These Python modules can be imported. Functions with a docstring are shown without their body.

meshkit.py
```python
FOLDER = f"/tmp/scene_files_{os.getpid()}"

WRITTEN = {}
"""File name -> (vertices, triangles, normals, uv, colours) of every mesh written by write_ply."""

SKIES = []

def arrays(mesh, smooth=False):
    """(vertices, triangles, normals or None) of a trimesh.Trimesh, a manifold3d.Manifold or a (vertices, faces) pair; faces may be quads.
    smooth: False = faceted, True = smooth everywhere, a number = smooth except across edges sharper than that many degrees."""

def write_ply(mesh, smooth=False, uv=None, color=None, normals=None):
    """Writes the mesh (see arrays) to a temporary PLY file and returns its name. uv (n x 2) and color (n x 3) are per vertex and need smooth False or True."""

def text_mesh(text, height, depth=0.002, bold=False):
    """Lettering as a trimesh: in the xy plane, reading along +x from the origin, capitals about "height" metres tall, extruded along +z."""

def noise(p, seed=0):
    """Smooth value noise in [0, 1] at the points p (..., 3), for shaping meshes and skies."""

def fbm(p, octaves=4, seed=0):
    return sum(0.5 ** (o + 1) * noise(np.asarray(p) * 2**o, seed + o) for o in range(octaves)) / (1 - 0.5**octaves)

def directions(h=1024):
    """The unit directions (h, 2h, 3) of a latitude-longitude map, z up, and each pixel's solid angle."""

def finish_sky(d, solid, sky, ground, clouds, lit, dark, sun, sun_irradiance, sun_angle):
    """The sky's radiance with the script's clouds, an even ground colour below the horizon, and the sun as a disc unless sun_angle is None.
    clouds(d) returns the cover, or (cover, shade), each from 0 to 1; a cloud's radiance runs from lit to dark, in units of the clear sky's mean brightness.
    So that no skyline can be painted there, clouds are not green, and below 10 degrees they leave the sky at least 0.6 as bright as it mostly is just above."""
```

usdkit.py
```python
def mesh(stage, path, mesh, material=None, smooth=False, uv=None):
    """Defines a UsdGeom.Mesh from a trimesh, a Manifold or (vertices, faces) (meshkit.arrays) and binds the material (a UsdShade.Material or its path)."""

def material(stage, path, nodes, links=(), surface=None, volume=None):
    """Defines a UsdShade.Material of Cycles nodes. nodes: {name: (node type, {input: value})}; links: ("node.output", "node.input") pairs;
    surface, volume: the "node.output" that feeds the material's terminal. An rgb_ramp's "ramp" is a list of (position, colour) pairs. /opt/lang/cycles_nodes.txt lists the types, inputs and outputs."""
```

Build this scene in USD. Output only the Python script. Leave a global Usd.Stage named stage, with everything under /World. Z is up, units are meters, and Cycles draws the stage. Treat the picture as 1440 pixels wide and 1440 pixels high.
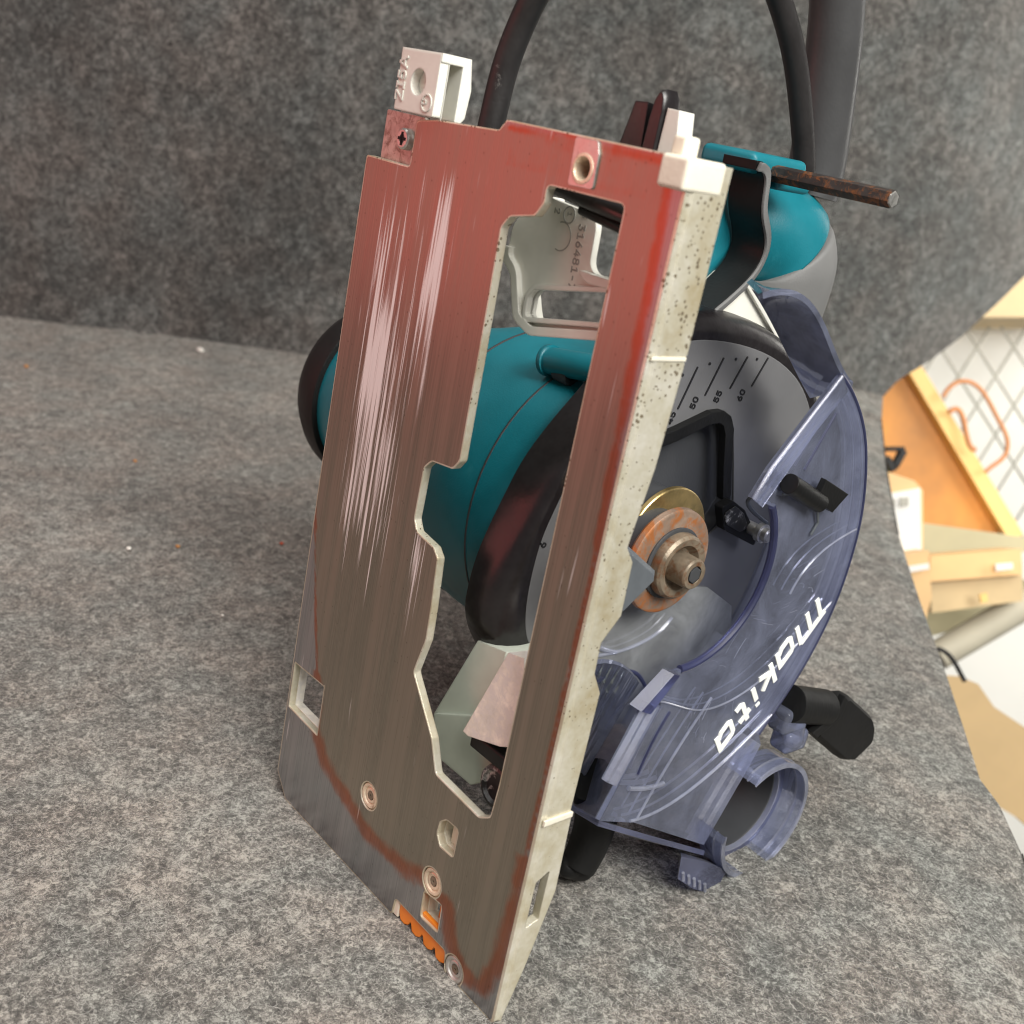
import math
import random
import numpy as np
import trimesh
import meshkit
import usdkit
from pxr import Gf, Sdf, Usd, UsdGeom, UsdLux, UsdShade, Vt
import shapely
from scipy.interpolate import CubicSpline
from scipy.spatial import Delaunay
from shapely import affinity
from shapely.geometry import LineString, Point, Polygon, box as sbox
from shapely.ops import unary_union

random.seed(7)
rng = np.random.default_rng(7)
stage = Usd.Stage.CreateInMemory()
UsdGeom.Xform.Define(stage, '/World')
UsdGeom.Scope.Define(stage, '/World/Looks')

# ------------------------------------------------------------------ camera, light
cam = UsdGeom.Camera.Define(stage, '/World/camera')
cam.AddTransformOp().Set(Gf.Matrix4d(*[list(r) for r in ((0.625231, 0.770915, 0.121557, 0.000000), (-0.363015, 0.149392, 0.919730, 0.000000), (0.690873, -0.619171, 0.373258, 0.000000), (0.360081, -0.210672, 0.302202, 1.000000))]))
cam.CreateHorizontalApertureAttr(36.0)
cam.CreateVerticalApertureAttr(36.0)
cam.CreateFocalLengthAttr(41.2500)
cam.CreateFocusDistanceAttr(0.43)
cam.CreateFStopAttr(15.0)
cam.CreateClippingRangeAttr(Gf.Vec2f(0.02, 50))
cam.CreateExposureAttr(0.08)


def rect_light(name, loc, target, w, h, color, inten):
    L = UsdLux.RectLight.Define(stage, '/World/' + name)
    z = -(Gf.Vec3d(*target) - Gf.Vec3d(*loc)).GetNormalized()
    x = Gf.Cross(Gf.Vec3d(0, 0, 1) if abs(z[2]) < .95 else Gf.Vec3d(0, 1, 0), z).GetNormalized()
    y = Gf.Cross(z, x)
    L.AddTransformOp().Set(Gf.Matrix4d(*x, 0, *y, 0, *z, 0, *loc, 1))
    L.CreateWidthAttr(w), L.CreateHeightAttr(h)
    L.CreateColorAttr(Gf.Vec3f(*color)), L.CreateIntensityAttr(inten)
    L.CreateNormalizeAttr(False)


rect_light('shop_lamp_overhead', (0.85, -0.16, 0.98), (0.15, 0.12, 0.0), 0.6, 0.6, (1.0, 0.98, 0.94), 12.5)
rect_light('shop_lamp_ceiling', (-0.15, -0.25, 1.95), (-0.1, 0.1, 0.0), 1.6, 1.6, (1.0, 0.975, 0.93), 2.3)
rect_light('shop_lamp_right', (1.25, 0.10, 0.95), (0.12, 0.1, 0.1), 0.5, 0.5, (1.0, 0.975, 0.92), 18.0)
rect_light('shop_lamp_beyond', [(0.197, 1.5171, 0.3891)][0], [(-0.5157, 1.5319, -0.2764)][0], 0.8, 0.8, (1.0, 0.97, 0.90), 6.5)
rect_light('shop_lamp_red', (-0.48, -0.80, 0.34), (0.06, 0.0, 0.24), 1.0, 0.50, (1.0, 0.19, 0.17), 1.55)
dome = UsdLux.DomeLight.Define(stage, '/World/room_light')
dome_mat = usdkit.material(stage, '/World/Looks/room_light', {'b': ('background_shader', {'color': (1.0, 0.97, 0.93), 'strength': 0.15})}, surface='b.background')
UsdShade.MaterialBindingAPI.Apply(dome.GetPrim()).Bind(dome_mat)

# ------------------------------------------------------------------ helpers
LEAN = -5.0          # the saw leans back on its base
used = {}


def numbered(path):
    n = used.get(path, 0)
    used[path] = n + 1
    return path if n == 0 else '%s_%03d' % (path, n)


def tag(prim, label=None, category=None, group=None, kind=None):
    for k, v in (('label', label), ('category', category), ('group', group), ('kind', kind)):
        if v:
            prim.SetCustomDataByKey(k, v)
    return prim


def L(m):
    """saw coordinates u (along the base's width), v (down its length), w (behind it), in mm, to metres z up"""
    m = m.copy()
    p = np.asarray(m.vertices)
    m.vertices = np.stack([p[:, 0], p[:, 2], 280 - p[:, 1]], 1) / 1000
    return m


def xform(name, loc=(0, 0, 0), rx=0.0):
    x = UsdGeom.Xform.Define(stage, numbered('/World/' + name))
    x.AddTranslateOp().Set(Gf.Vec3d(*loc))
    if rx:
        x.AddRotateXOp().Set(rx)
    return x.GetPrim()


def put(name, m, mat, parent=None, smooth=30, label=None, raw=False):
    base = str(parent.GetPath()) if parent is not None else '/World'
    if isinstance(m, (list, tuple)):
        m = trimesh.util.concatenate([x for x in m])
    if not raw:
        m = L(m)
    g = usdkit.mesh(stage, numbered(base + '/' + name), m, MAT[mat], smooth=smooth)
    if label:
        g.GetPrim().SetCustomDataByKey('label', label)
    return g.GetPrim()


def polys(p):
    return [g for g in getattr(p, 'geoms', [p]) if g.area > 1e-9]


def ext(axis, poly, a, b):
    if not hasattr(poly, 'area'):
        poly = Polygon(poly)
    poly = poly.buffer(0)
    out = []
    for g in polys(poly):
        m = trimesh.creation.extrude_polygon(g, b - a, engine='earcut')
        x, y, z = np.asarray(m.vertices).T
        z = z + a
        m.vertices = np.stack({'w': (x, y, z), 'u': (z, x, y), 'v': (y, z, x)}[axis], 1)
        out.append(m)
    return trimesh.util.concatenate(out)


def rounded(poly, r):
    if not hasattr(poly, 'area'):
        poly = Polygon(poly)
    return poly.buffer(-r, quad_segs=5).buffer(2 * r, quad_segs=5).buffer(-r, quad_segs=5)


def loft(rings, cap=True, closed=True):
    R = np.asarray(rings, float)
    n, m = R.shape[:2]
    V = R.reshape(-1, 3)
    F = []
    for i in range(n - 1):
        for j in range(m if closed else m - 1):
            k = (j + 1) % m
            a, b, c, d = i * m + j, i * m + k, (i + 1) * m + k, (i + 1) * m + j
            F += [(a, b, c), (a, c, d)]
    V = list(V)
    if cap:
        for i in (0, n - 1):
            V.append(R[i].mean(0))
            q = len(V) - 1
            for j in range(m):
                k = (j + 1) % m
                F.append((q, i * m + k, i * m + j) if i == 0 else (q, i * m + j, i * m + k))
    t = trimesh.Trimesh(np.array(V), F, process=False)
    if cap:
        t.fix_normals()
    return t


def rev(center, prof, n=48, axis='u', ring=False):
    """solid of revolution; prof = [(position along axis, radius)]; center = the other two coordinates"""
    a = np.linspace(0, 2 * np.pi, n, endpoint=False)
    rings = []
    for x, r in prof:
        r = max(r, 1e-3)
        p, q, z = center[0] + r * np.cos(a), center[1] + r * np.sin(a), np.full(n, x)
        rings.append(np.stack({'u': (z, p, q), 'w': (p, q, z), 'v': (p, z, q)}[axis], 1))
    if ring:
        t = loft(rings + rings[:1], cap=False)
        t.merge_vertices()
        t.fix_normals()
        return t
    return loft(rings)


def spline(P, n=60):
    P = np.asarray(P, float)
    d = np.r_[0, np.cumsum(np.linalg.norm(np.diff(P, axis=0), axis=1))]
    return CubicSpline(d, P, axis=0)(np.linspace(0, d[-1], n))


def tube(P, r, n=16, section=None):
    P = np.asarray(P, float)
    r = np.broadcast_to(np.asarray(r, float), (len(P),)) if np.ndim(r) < 2 else r
    T = np.gradient(P, axis=0)
    T /= np.linalg.norm(T, axis=1, keepdims=True)
    N = np.cross(T[0], [0.31, 0.9, 0.2])
    N /= np.linalg.norm(N)
    a = np.linspace(0, 2 * np.pi, n, endpoint=False)
    rings = []
    for i in range(len(P)):
        N = N - T[i] * (N @ T[i])
        N /= np.linalg.norm(N)
        B = np.cross(T[i], N)
        rings.append(P[i] + r[i] * (np.cos(a)[:, None] * N + np.sin(a)[:, None] * B))
    return loft(rings)


def shell(grid, t):
    """thickened grid of points"""
    G = np.asarray(grid, float)
    du, dv = np.gradient(G, axis=0), np.gradient(G, axis=1)
    N = np.cross(du, dv)
    N /= np.maximum(np.linalg.norm(N, axis=2, keepdims=True), 1e-9)
    n, m = G.shape[:2]
    V = np.vstack([G.reshape(-1, 3), (G + N * t).reshape(-1, 3)])
    F = []
    o = n * m
    I = lambda i, j: i * m + j
    for i in range(n - 1):
        for j in range(m - 1):
            a, b, c, d = I(i, j), I(i + 1, j), I(i + 1, j + 1), I(i, j + 1)
            F += [(a, c, b), (a, d, c), (o + a, o + b, o + c), (o + a, o + c, o + d)]
    edge = [I(i, 0) for i in range(n)] + [I(n - 1, j) for j in range(1, m)] + [I(i, m - 1) for i in range(n - 2, -1, -1)] + [I(0, j) for j in range(m - 2, 0, -1)]
    for a, b in zip(edge, edge[1:] + edge[:1]):
        F += [(a, b, o + b), (a, o + b, o + a)]
    t_ = trimesh.Trimesh(V, F, process=False)
    t_.fix_normals()
    return t_


def ruled(A, B, k=6, t=2.0, n=None):
    A, B = np.asarray(A, float), np.asarray(B, float)
    if n:
        A, B = spline(A, n), spline(B, n)
    s = np.linspace(0, 1, k)[:, None, None]
    return shell((A[None] * (1 - s) + B[None] * s), t)


def hull(P):
    return trimesh.convex.convex_hull(np.asarray(P, float))


def rbox(lo, hi, r=1.0, n=1):
    lo, hi = np.asarray(lo, float) + r, np.asarray(hi, float) - r
    s = np.asarray(trimesh.creation.icosphere(n, r).vertices)
    return hull(np.vstack([s + [x, y, z] for x in (lo[0], hi[0]) for y in (lo[1], hi[1]) for z in (lo[2], hi[2])]))


def balls(P, r, n=2):
    r = np.broadcast_to(r, (len(P),))
    return hull(np.vstack([np.asarray(trimesh.creation.icosphere(n, q).vertices) + p for p, q in zip(P, r)]))


def lettering(text, h, origin, right, up, depth, bold=True, shear=0.0, stretch=1.0):
    """letters standing in the plane of right and up (saw coordinates)"""
    m = meshkit.text_mesh(text, h, depth, bold)
    x, y, z = np.asarray(m.vertices).T
    x = x + shear * y
    right, up = np.asarray(right, float), np.asarray(up, float)
    right, up = right / np.linalg.norm(right), up / np.linalg.norm(up)
    x = x * stretch
    m.vertices = np.asarray(origin, float) + x[:, None] * right + y[:, None] * up + z[:, None] * np.cross(right, up)
    return m


def chaikin(P, k=2):
    P = np.asarray(P, float)
    for _ in range(k):
        Q = np.roll(P, -1, axis=0)
        P = np.stack([0.75 * P + 0.25 * Q, 0.25 * P + 0.75 * Q], 1).reshape(-1, 2)
    return Polygon(P)


def u3(pts, u):
    return np.array([(u, a, b) for a, b in pts], float)


def w3(pts, w):
    return np.array([(a, b, w) for a, b in pts], float)


# ------------------------------------------------------------------ materials
MAT = {}


def mat(name, nodes, links, surface='p.BSDF'):
    MAT[name] = usdkit.material(stage, '/World/Looks/' + name, nodes, links, surface=surface)


def simple(name, color, rough=0.5, metallic=0.0, vary=0.18, scale=60.0, bump=0.15, bscale=900.0, edge=0.0, spec=0.5, dust=None, dust_at=(0.62, 0.75)):
    """a worn surface: uneven tone and gloss, fine grain, rounded edges, patches of dust"""
    dk = tuple(c * (1 - vary) for c in color)
    lt = tuple(min(1, c * (1 + vary)) for c in color)
    nodes = {
        'tc': ('texture_coordinate', {}),
        'n': ('noise_texture', {'scale': scale, 'detail': 5.0, 'roughness': 0.6}),
        'r': ('rgb_ramp', {'ramp': [(0.3, dk), (0.7, lt)]}),
        'rr': ('map_range', {'from_min': 0.3, 'from_max': 0.7, 'to_min': max(0.04, rough - 0.1), 'to_max': rough + 0.1}),
        'g': ('noise_texture', {'scale': bscale, 'detail': 3.0}),
        'bp': ('bump', {'strength': bump, 'distance': 0.0004}),
        'p': ('principled_bsdf', {'metallic': metallic, 'specular_ior_level': spec}),
    }
    links = [('tc.object', 'n.vector'), ('n.fac', 'r.fac'), ('n.fac', 'rr.value'), ('rr.result', 'p.roughness'), ('tc.object', 'g.vector'), ('g.fac', 'bp.height'), ('bp.normal', 'p.normal')]
    if edge:
        nodes['bv'] = ('bevel', {'samples': 4, 'radius': edge})
        links.append(('bv.bevel', 'bp.normal'))
    if dust is not None:
        nodes['d'] = ('noise_texture', {'scale': scale * 1.7, 'detail': 6.0, 'roughness': 0.7, 'distortion': 0.6})
        nodes['dr'] = ('rgb_ramp', {'ramp': [(dust_at[0], (0, 0, 0)), (dust_at[1], (1, 1, 1))]})
        nodes['dm'] = ('mix', {'color2': dust})
        links += [('tc.object', 'd.vector'), ('d.fac', 'dr.fac'), ('dr.color', 'dm.fac'), ('r.color', 'dm.color1'), ('dm.color', 'p.base_color')]
    else:
        links.append(('r.color', 'p.base_color'))
    mat(name, nodes, links)


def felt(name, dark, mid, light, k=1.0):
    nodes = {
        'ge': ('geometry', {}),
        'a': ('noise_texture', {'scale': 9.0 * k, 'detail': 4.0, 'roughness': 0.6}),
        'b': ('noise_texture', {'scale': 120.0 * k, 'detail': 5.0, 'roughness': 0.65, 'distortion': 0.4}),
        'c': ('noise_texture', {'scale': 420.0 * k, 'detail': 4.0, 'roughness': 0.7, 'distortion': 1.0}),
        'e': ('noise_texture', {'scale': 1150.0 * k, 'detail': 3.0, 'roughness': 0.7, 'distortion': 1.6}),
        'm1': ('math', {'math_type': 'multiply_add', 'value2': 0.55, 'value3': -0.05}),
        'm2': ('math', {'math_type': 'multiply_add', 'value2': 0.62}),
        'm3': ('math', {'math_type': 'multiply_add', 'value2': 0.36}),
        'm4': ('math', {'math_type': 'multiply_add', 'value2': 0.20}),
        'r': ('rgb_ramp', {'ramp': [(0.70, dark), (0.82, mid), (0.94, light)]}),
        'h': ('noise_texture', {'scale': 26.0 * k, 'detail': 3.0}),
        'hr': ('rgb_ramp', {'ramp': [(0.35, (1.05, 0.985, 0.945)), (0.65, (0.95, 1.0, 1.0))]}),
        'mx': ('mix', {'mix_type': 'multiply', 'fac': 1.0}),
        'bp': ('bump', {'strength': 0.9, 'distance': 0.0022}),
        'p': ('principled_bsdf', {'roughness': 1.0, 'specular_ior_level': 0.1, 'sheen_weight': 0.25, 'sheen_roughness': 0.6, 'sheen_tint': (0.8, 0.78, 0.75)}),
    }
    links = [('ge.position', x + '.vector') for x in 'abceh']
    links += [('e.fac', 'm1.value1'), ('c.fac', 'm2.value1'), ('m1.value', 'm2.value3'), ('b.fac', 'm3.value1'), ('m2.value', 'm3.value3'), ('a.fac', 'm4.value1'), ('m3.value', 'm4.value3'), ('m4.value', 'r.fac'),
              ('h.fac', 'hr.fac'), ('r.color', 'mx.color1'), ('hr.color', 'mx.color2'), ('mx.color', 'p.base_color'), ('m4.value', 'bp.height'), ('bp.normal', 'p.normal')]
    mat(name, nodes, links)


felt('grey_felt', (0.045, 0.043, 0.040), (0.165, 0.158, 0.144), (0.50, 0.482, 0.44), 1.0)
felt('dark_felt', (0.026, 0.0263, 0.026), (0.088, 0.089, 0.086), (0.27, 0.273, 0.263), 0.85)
for nm, c in (('light_fibre', (0.50, 0.49, 0.46)), ('dark_fibre', (0.06, 0.06, 0.06))):
    mat(nm, {'p': ('principled_bsdf', {'base_color': c, 'roughness': 0.9, 'specular_ior_level': 0.1})}, [])

simple('cast_cream', (0.74, 0.70, 0.58), 0.42, 0.0, 0.08, 40, 0.25, 700, 0.0006, dust=(0.93, 0.91, 0.85))
simple('cast_white', (0.72, 0.71, 0.64), 0.42, 0.0, 0.07, 50, 0.12, 900, 0.0008)
simple('cast_green_grey', (0.62, 0.67, 0.58), 0.4, 0.0, 0.10, 40, 0.12, 900, 0.0008)
simple('bare_alloy', (0.80, 0.76, 0.68), 0.45, 0.1, 0.25, 160, 0.3, 500, 0.0004, dust=(0.75, 0.72, 0.68), dust_at=(0.45, 0.6))
simple('teal', (0.004, 0.15, 0.19), 0.38, 0.0, 0.14, 25, 0.22, 1500, 0.0010, dust=(0.03, 0.21, 0.245), dust_at=(0.60, 0.82))
simple('black_plastic', (0.008, 0.008, 0.008), 0.42, 0.0, 0.2, 60, 0.2, 800, 0.0006, spec=0.22)
simple('black_gloss', (0.012, 0.010, 0.011), 0.30, 0.0, 0.2, 60, 0.12, 700, 0.0008, dust=(0.12, 0.11, 0.11), dust_at=(0.68, 0.85))
simple('case_grey', (0.125, 0.125, 0.128), 0.45, 0.0, 0.10, 30, 0.12, 1100, 0.0008)
simple('recess_dark', (0.05, 0.052, 0.056), 0.5, 0.0, 0.15, 30, 0.15, 900, 0.0008, spec=0.3)
simple('grip_grey', (0.16, 0.16, 0.157), 0.6, 0.0, 0.10, 30, 0.3, 1500, 0.001)
simple('rubber_black', (0.009, 0.009, 0.009), 0.55, 0.0, 0.2, 50, 0.3, 900, 0.0008, spec=0.22)
simple('cord_grey', (0.055, 0.055, 0.056), 0.34, 0.0, 0.10, 25, 0.2, 700, spec=0.3)
simple('cord_black', (0.022, 0.020, 0.020), 0.5, 0.0, 0.25, 60, 0.3, 700, dust=(0.22, 0.21, 0.20), dust_at=(0.64, 0.82), spec=0.3)
simple('orange_plastic', (0.85, 0.26, 0.02), 0.4, 0.0, 0.10, 60, 0.1, 900, 0.0005)
simple('zinc_gold', (0.62, 0.46, 0.20), 0.32, 0.9, 0.2, 70, 0.2, 600, 0.0004, dust=(0.30, 0.17, 0.07))
simple('rusty_flange', (0.27, 0.19, 0.14), 0.5, 0.35, 0.35, 90, 0.5, 400, 0.0004, dust=(0.36, 0.13, 0.04), dust_at=(0.44, 0.58))
simple('rusty_bolt', (0.22, 0.175, 0.125), 0.42, 0.35, 0.35, 140, 0.4, 500, 0.0004, dust=(0.16, 0.07, 0.03), dust_at=(0.5, 0.66))
simple('rusty_rod', (0.035, 0.030, 0.028), 0.45, 0.3, 0.3, 160, 0.4, 500, 0.0003, dust=(0.20, 0.075, 0.025), dust_at=(0.50, 0.64))
simple('screw_brass', (0.76, 0.63, 0.47), 0.4, 0.4, 0.25, 150, 0.3, 500, 0.0003, dust=(0.30, 0.15, 0.07), dust_at=(0.55, 0.72))
simple('screw_steel', (0.55, 0.54, 0.51), 0.35, 0.8, 0.2, 150, 0.3, 500, 0.0003, dust=(0.25, 0.22, 0.2))
simple('dusty_black', (0.02, 0.02, 0.022), 0.4, 0.0, 0.2, 100, 0.3, 500, 0.0004, dust=(0.55, 0.54, 0.52), dust_at=(0.54, 0.64))
simple('dark_steel', (0.13, 0.145, 0.16), 0.42, 0.3, 0.12, 60, 0.2, 500, 0.0006)
simple('black_print', (0.010, 0.010, 0.011), 0.5, 0.0, 0.1)
simple('cast_mark', (0.30, 0.30, 0.27), 0.5, 0.0, 0.15)
simple('white_print', (0.82, 0.83, 0.78), 0.5, 0.0, 0.06)
simple('clip_metal', (0.50, 0.42, 0.38), 0.42, 0.5, 0.3, 140, 0.3, 500, 0.0004, dust=(0.25, 0.17, 0.14), dust_at=(0.5, 0.66))
# shop things
simple('bin_orange', (0.72, 0.30, 0.06), 0.5, 0.0, 0.32, 7, 0.1, 300)
simple('bin_rim', (0.95, 0.62, 0.22), 0.5, 0.0, 0.05, 8, 0.1, 300)
simple('shop_white', (0.86, 0.85, 0.80), 0.6, 0.0, 0.03, 5, 0.1, 300)
simple('wire_metal', (0.30, 0.29, 0.25), 0.4, 0.5, 0.1, 20, 0.1, 300)
simple('tan_board', (0.66, 0.50, 0.28), 0.6, 0.0, 0.15, 9, 0.2, 300)
simple('olive_board', (0.50, 0.45, 0.28), 0.6, 0.0, 0.12, 9, 0.2, 300)
simple('peach_box', (0.85, 0.55, 0.26), 0.55, 0.0, 0.10, 9, 0.1, 300)
simple('label_white', (0.85, 0.84, 0.80), 0.5, 0.0, 0.04, 20, 0.1, 300)
simple('cable_orange', (0.62, 0.26, 0.10), 0.5, 0.0, 0.15, 20, 0.1, 300)
simple('kraft', (0.62, 0.44, 0.23), 0.8, 0.0, 0.08, 12, 0.2, 300)
simple('lime_plastic', (0.45, 0.6, 0.1), 0.5, 0.0, 0.1)
simple('roll_beige', (0.55, 0.51, 0.40), 0.6, 0.0, 0.08, 12, 0.1, 300)
simple('crumb_white', (0.8, 0.78, 0.72), 0.8)
simple('crumb_wood', (0.45, 0.22, 0.08), 0.8)
simple('crumb_red', (0.5, 0.1, 0.05), 0.8)


def clear(name, tint, haze, amount, rough=0.12):
    """tinted see-through plastic, scuffed to a slight milkiness"""
    mat(name, {
        'tc': ('texture_coordinate', {}),
        'n': ('noise_texture', {'scale': 45.0, 'detail': 6.0, 'roughness': 0.7, 'distortion': 0.5}),
        'nr': ('map_range', {'from_min': 0.3, 'from_max': 0.7, 'to_min': amount * 0.6, 'to_max': amount * 1.5, 'clamp': True}),
        't': ('transparent_bsdf', {'color': tint}),
        'd': ('diffuse_bsdf', {'color': haze}),
        'l': ('translucent_bsdf', {'color': haze}),
        'h': ('mix_closure', {'fac': 0.5}),
        'm': ('mix_closure', {}),
        'f': ('fresnel', {'IOR': 1.5}),
        'b2': ('noise_texture', {'scale': 14.0, 'detail': 2.0}),
        'bp': ('bump', {'strength': 0.25, 'distance': 0.002}),
        'g': ('glossy_bsdf', {'color': (1, 1, 1), 'roughness': rough}),
        'o': ('mix_closure', {}),
    }, [('tc.object', 'n.vector'), ('n.fac', 'nr.value'), ('nr.result', 'm.fac'), ('t.BSDF', 'm.closure1'), ('d.BSDF', 'h.closure1'), ('l.BSDF', 'h.closure2'), ('h.closure', 'm.closure2'),
        ('tc.object', 'b2.vector'), ('b2.fac', 'bp.height'), ('bp.normal', 'g.normal'), ('f.fac', 'o.fac'), ('m.closure', 'o.closure1'), ('g.BSDF', 'o.closure2')], surface='o.closure')


clear('clear_blue', (0.84, 0.865, 0.975), (0.66, 0.72, 0.98), 0.21, 0.05)
clear('clear_blue_deep', (0.66, 0.70, 0.88), (0.34, 0.37, 0.60), 0.26, 0.25)
clear('clear_haze', (0.93, 0.94, 0.95), (0.74, 0.76, 0.77), 0.34)
clear('clear_edge', (0.38, 0.41, 0.60), (0.07, 0.08, 0.20), 0.45, 0.4)
clear('clear_ridge', (0.92, 0.93, 0.98), (0.72, 0.75, 0.88), 0.32)

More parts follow.
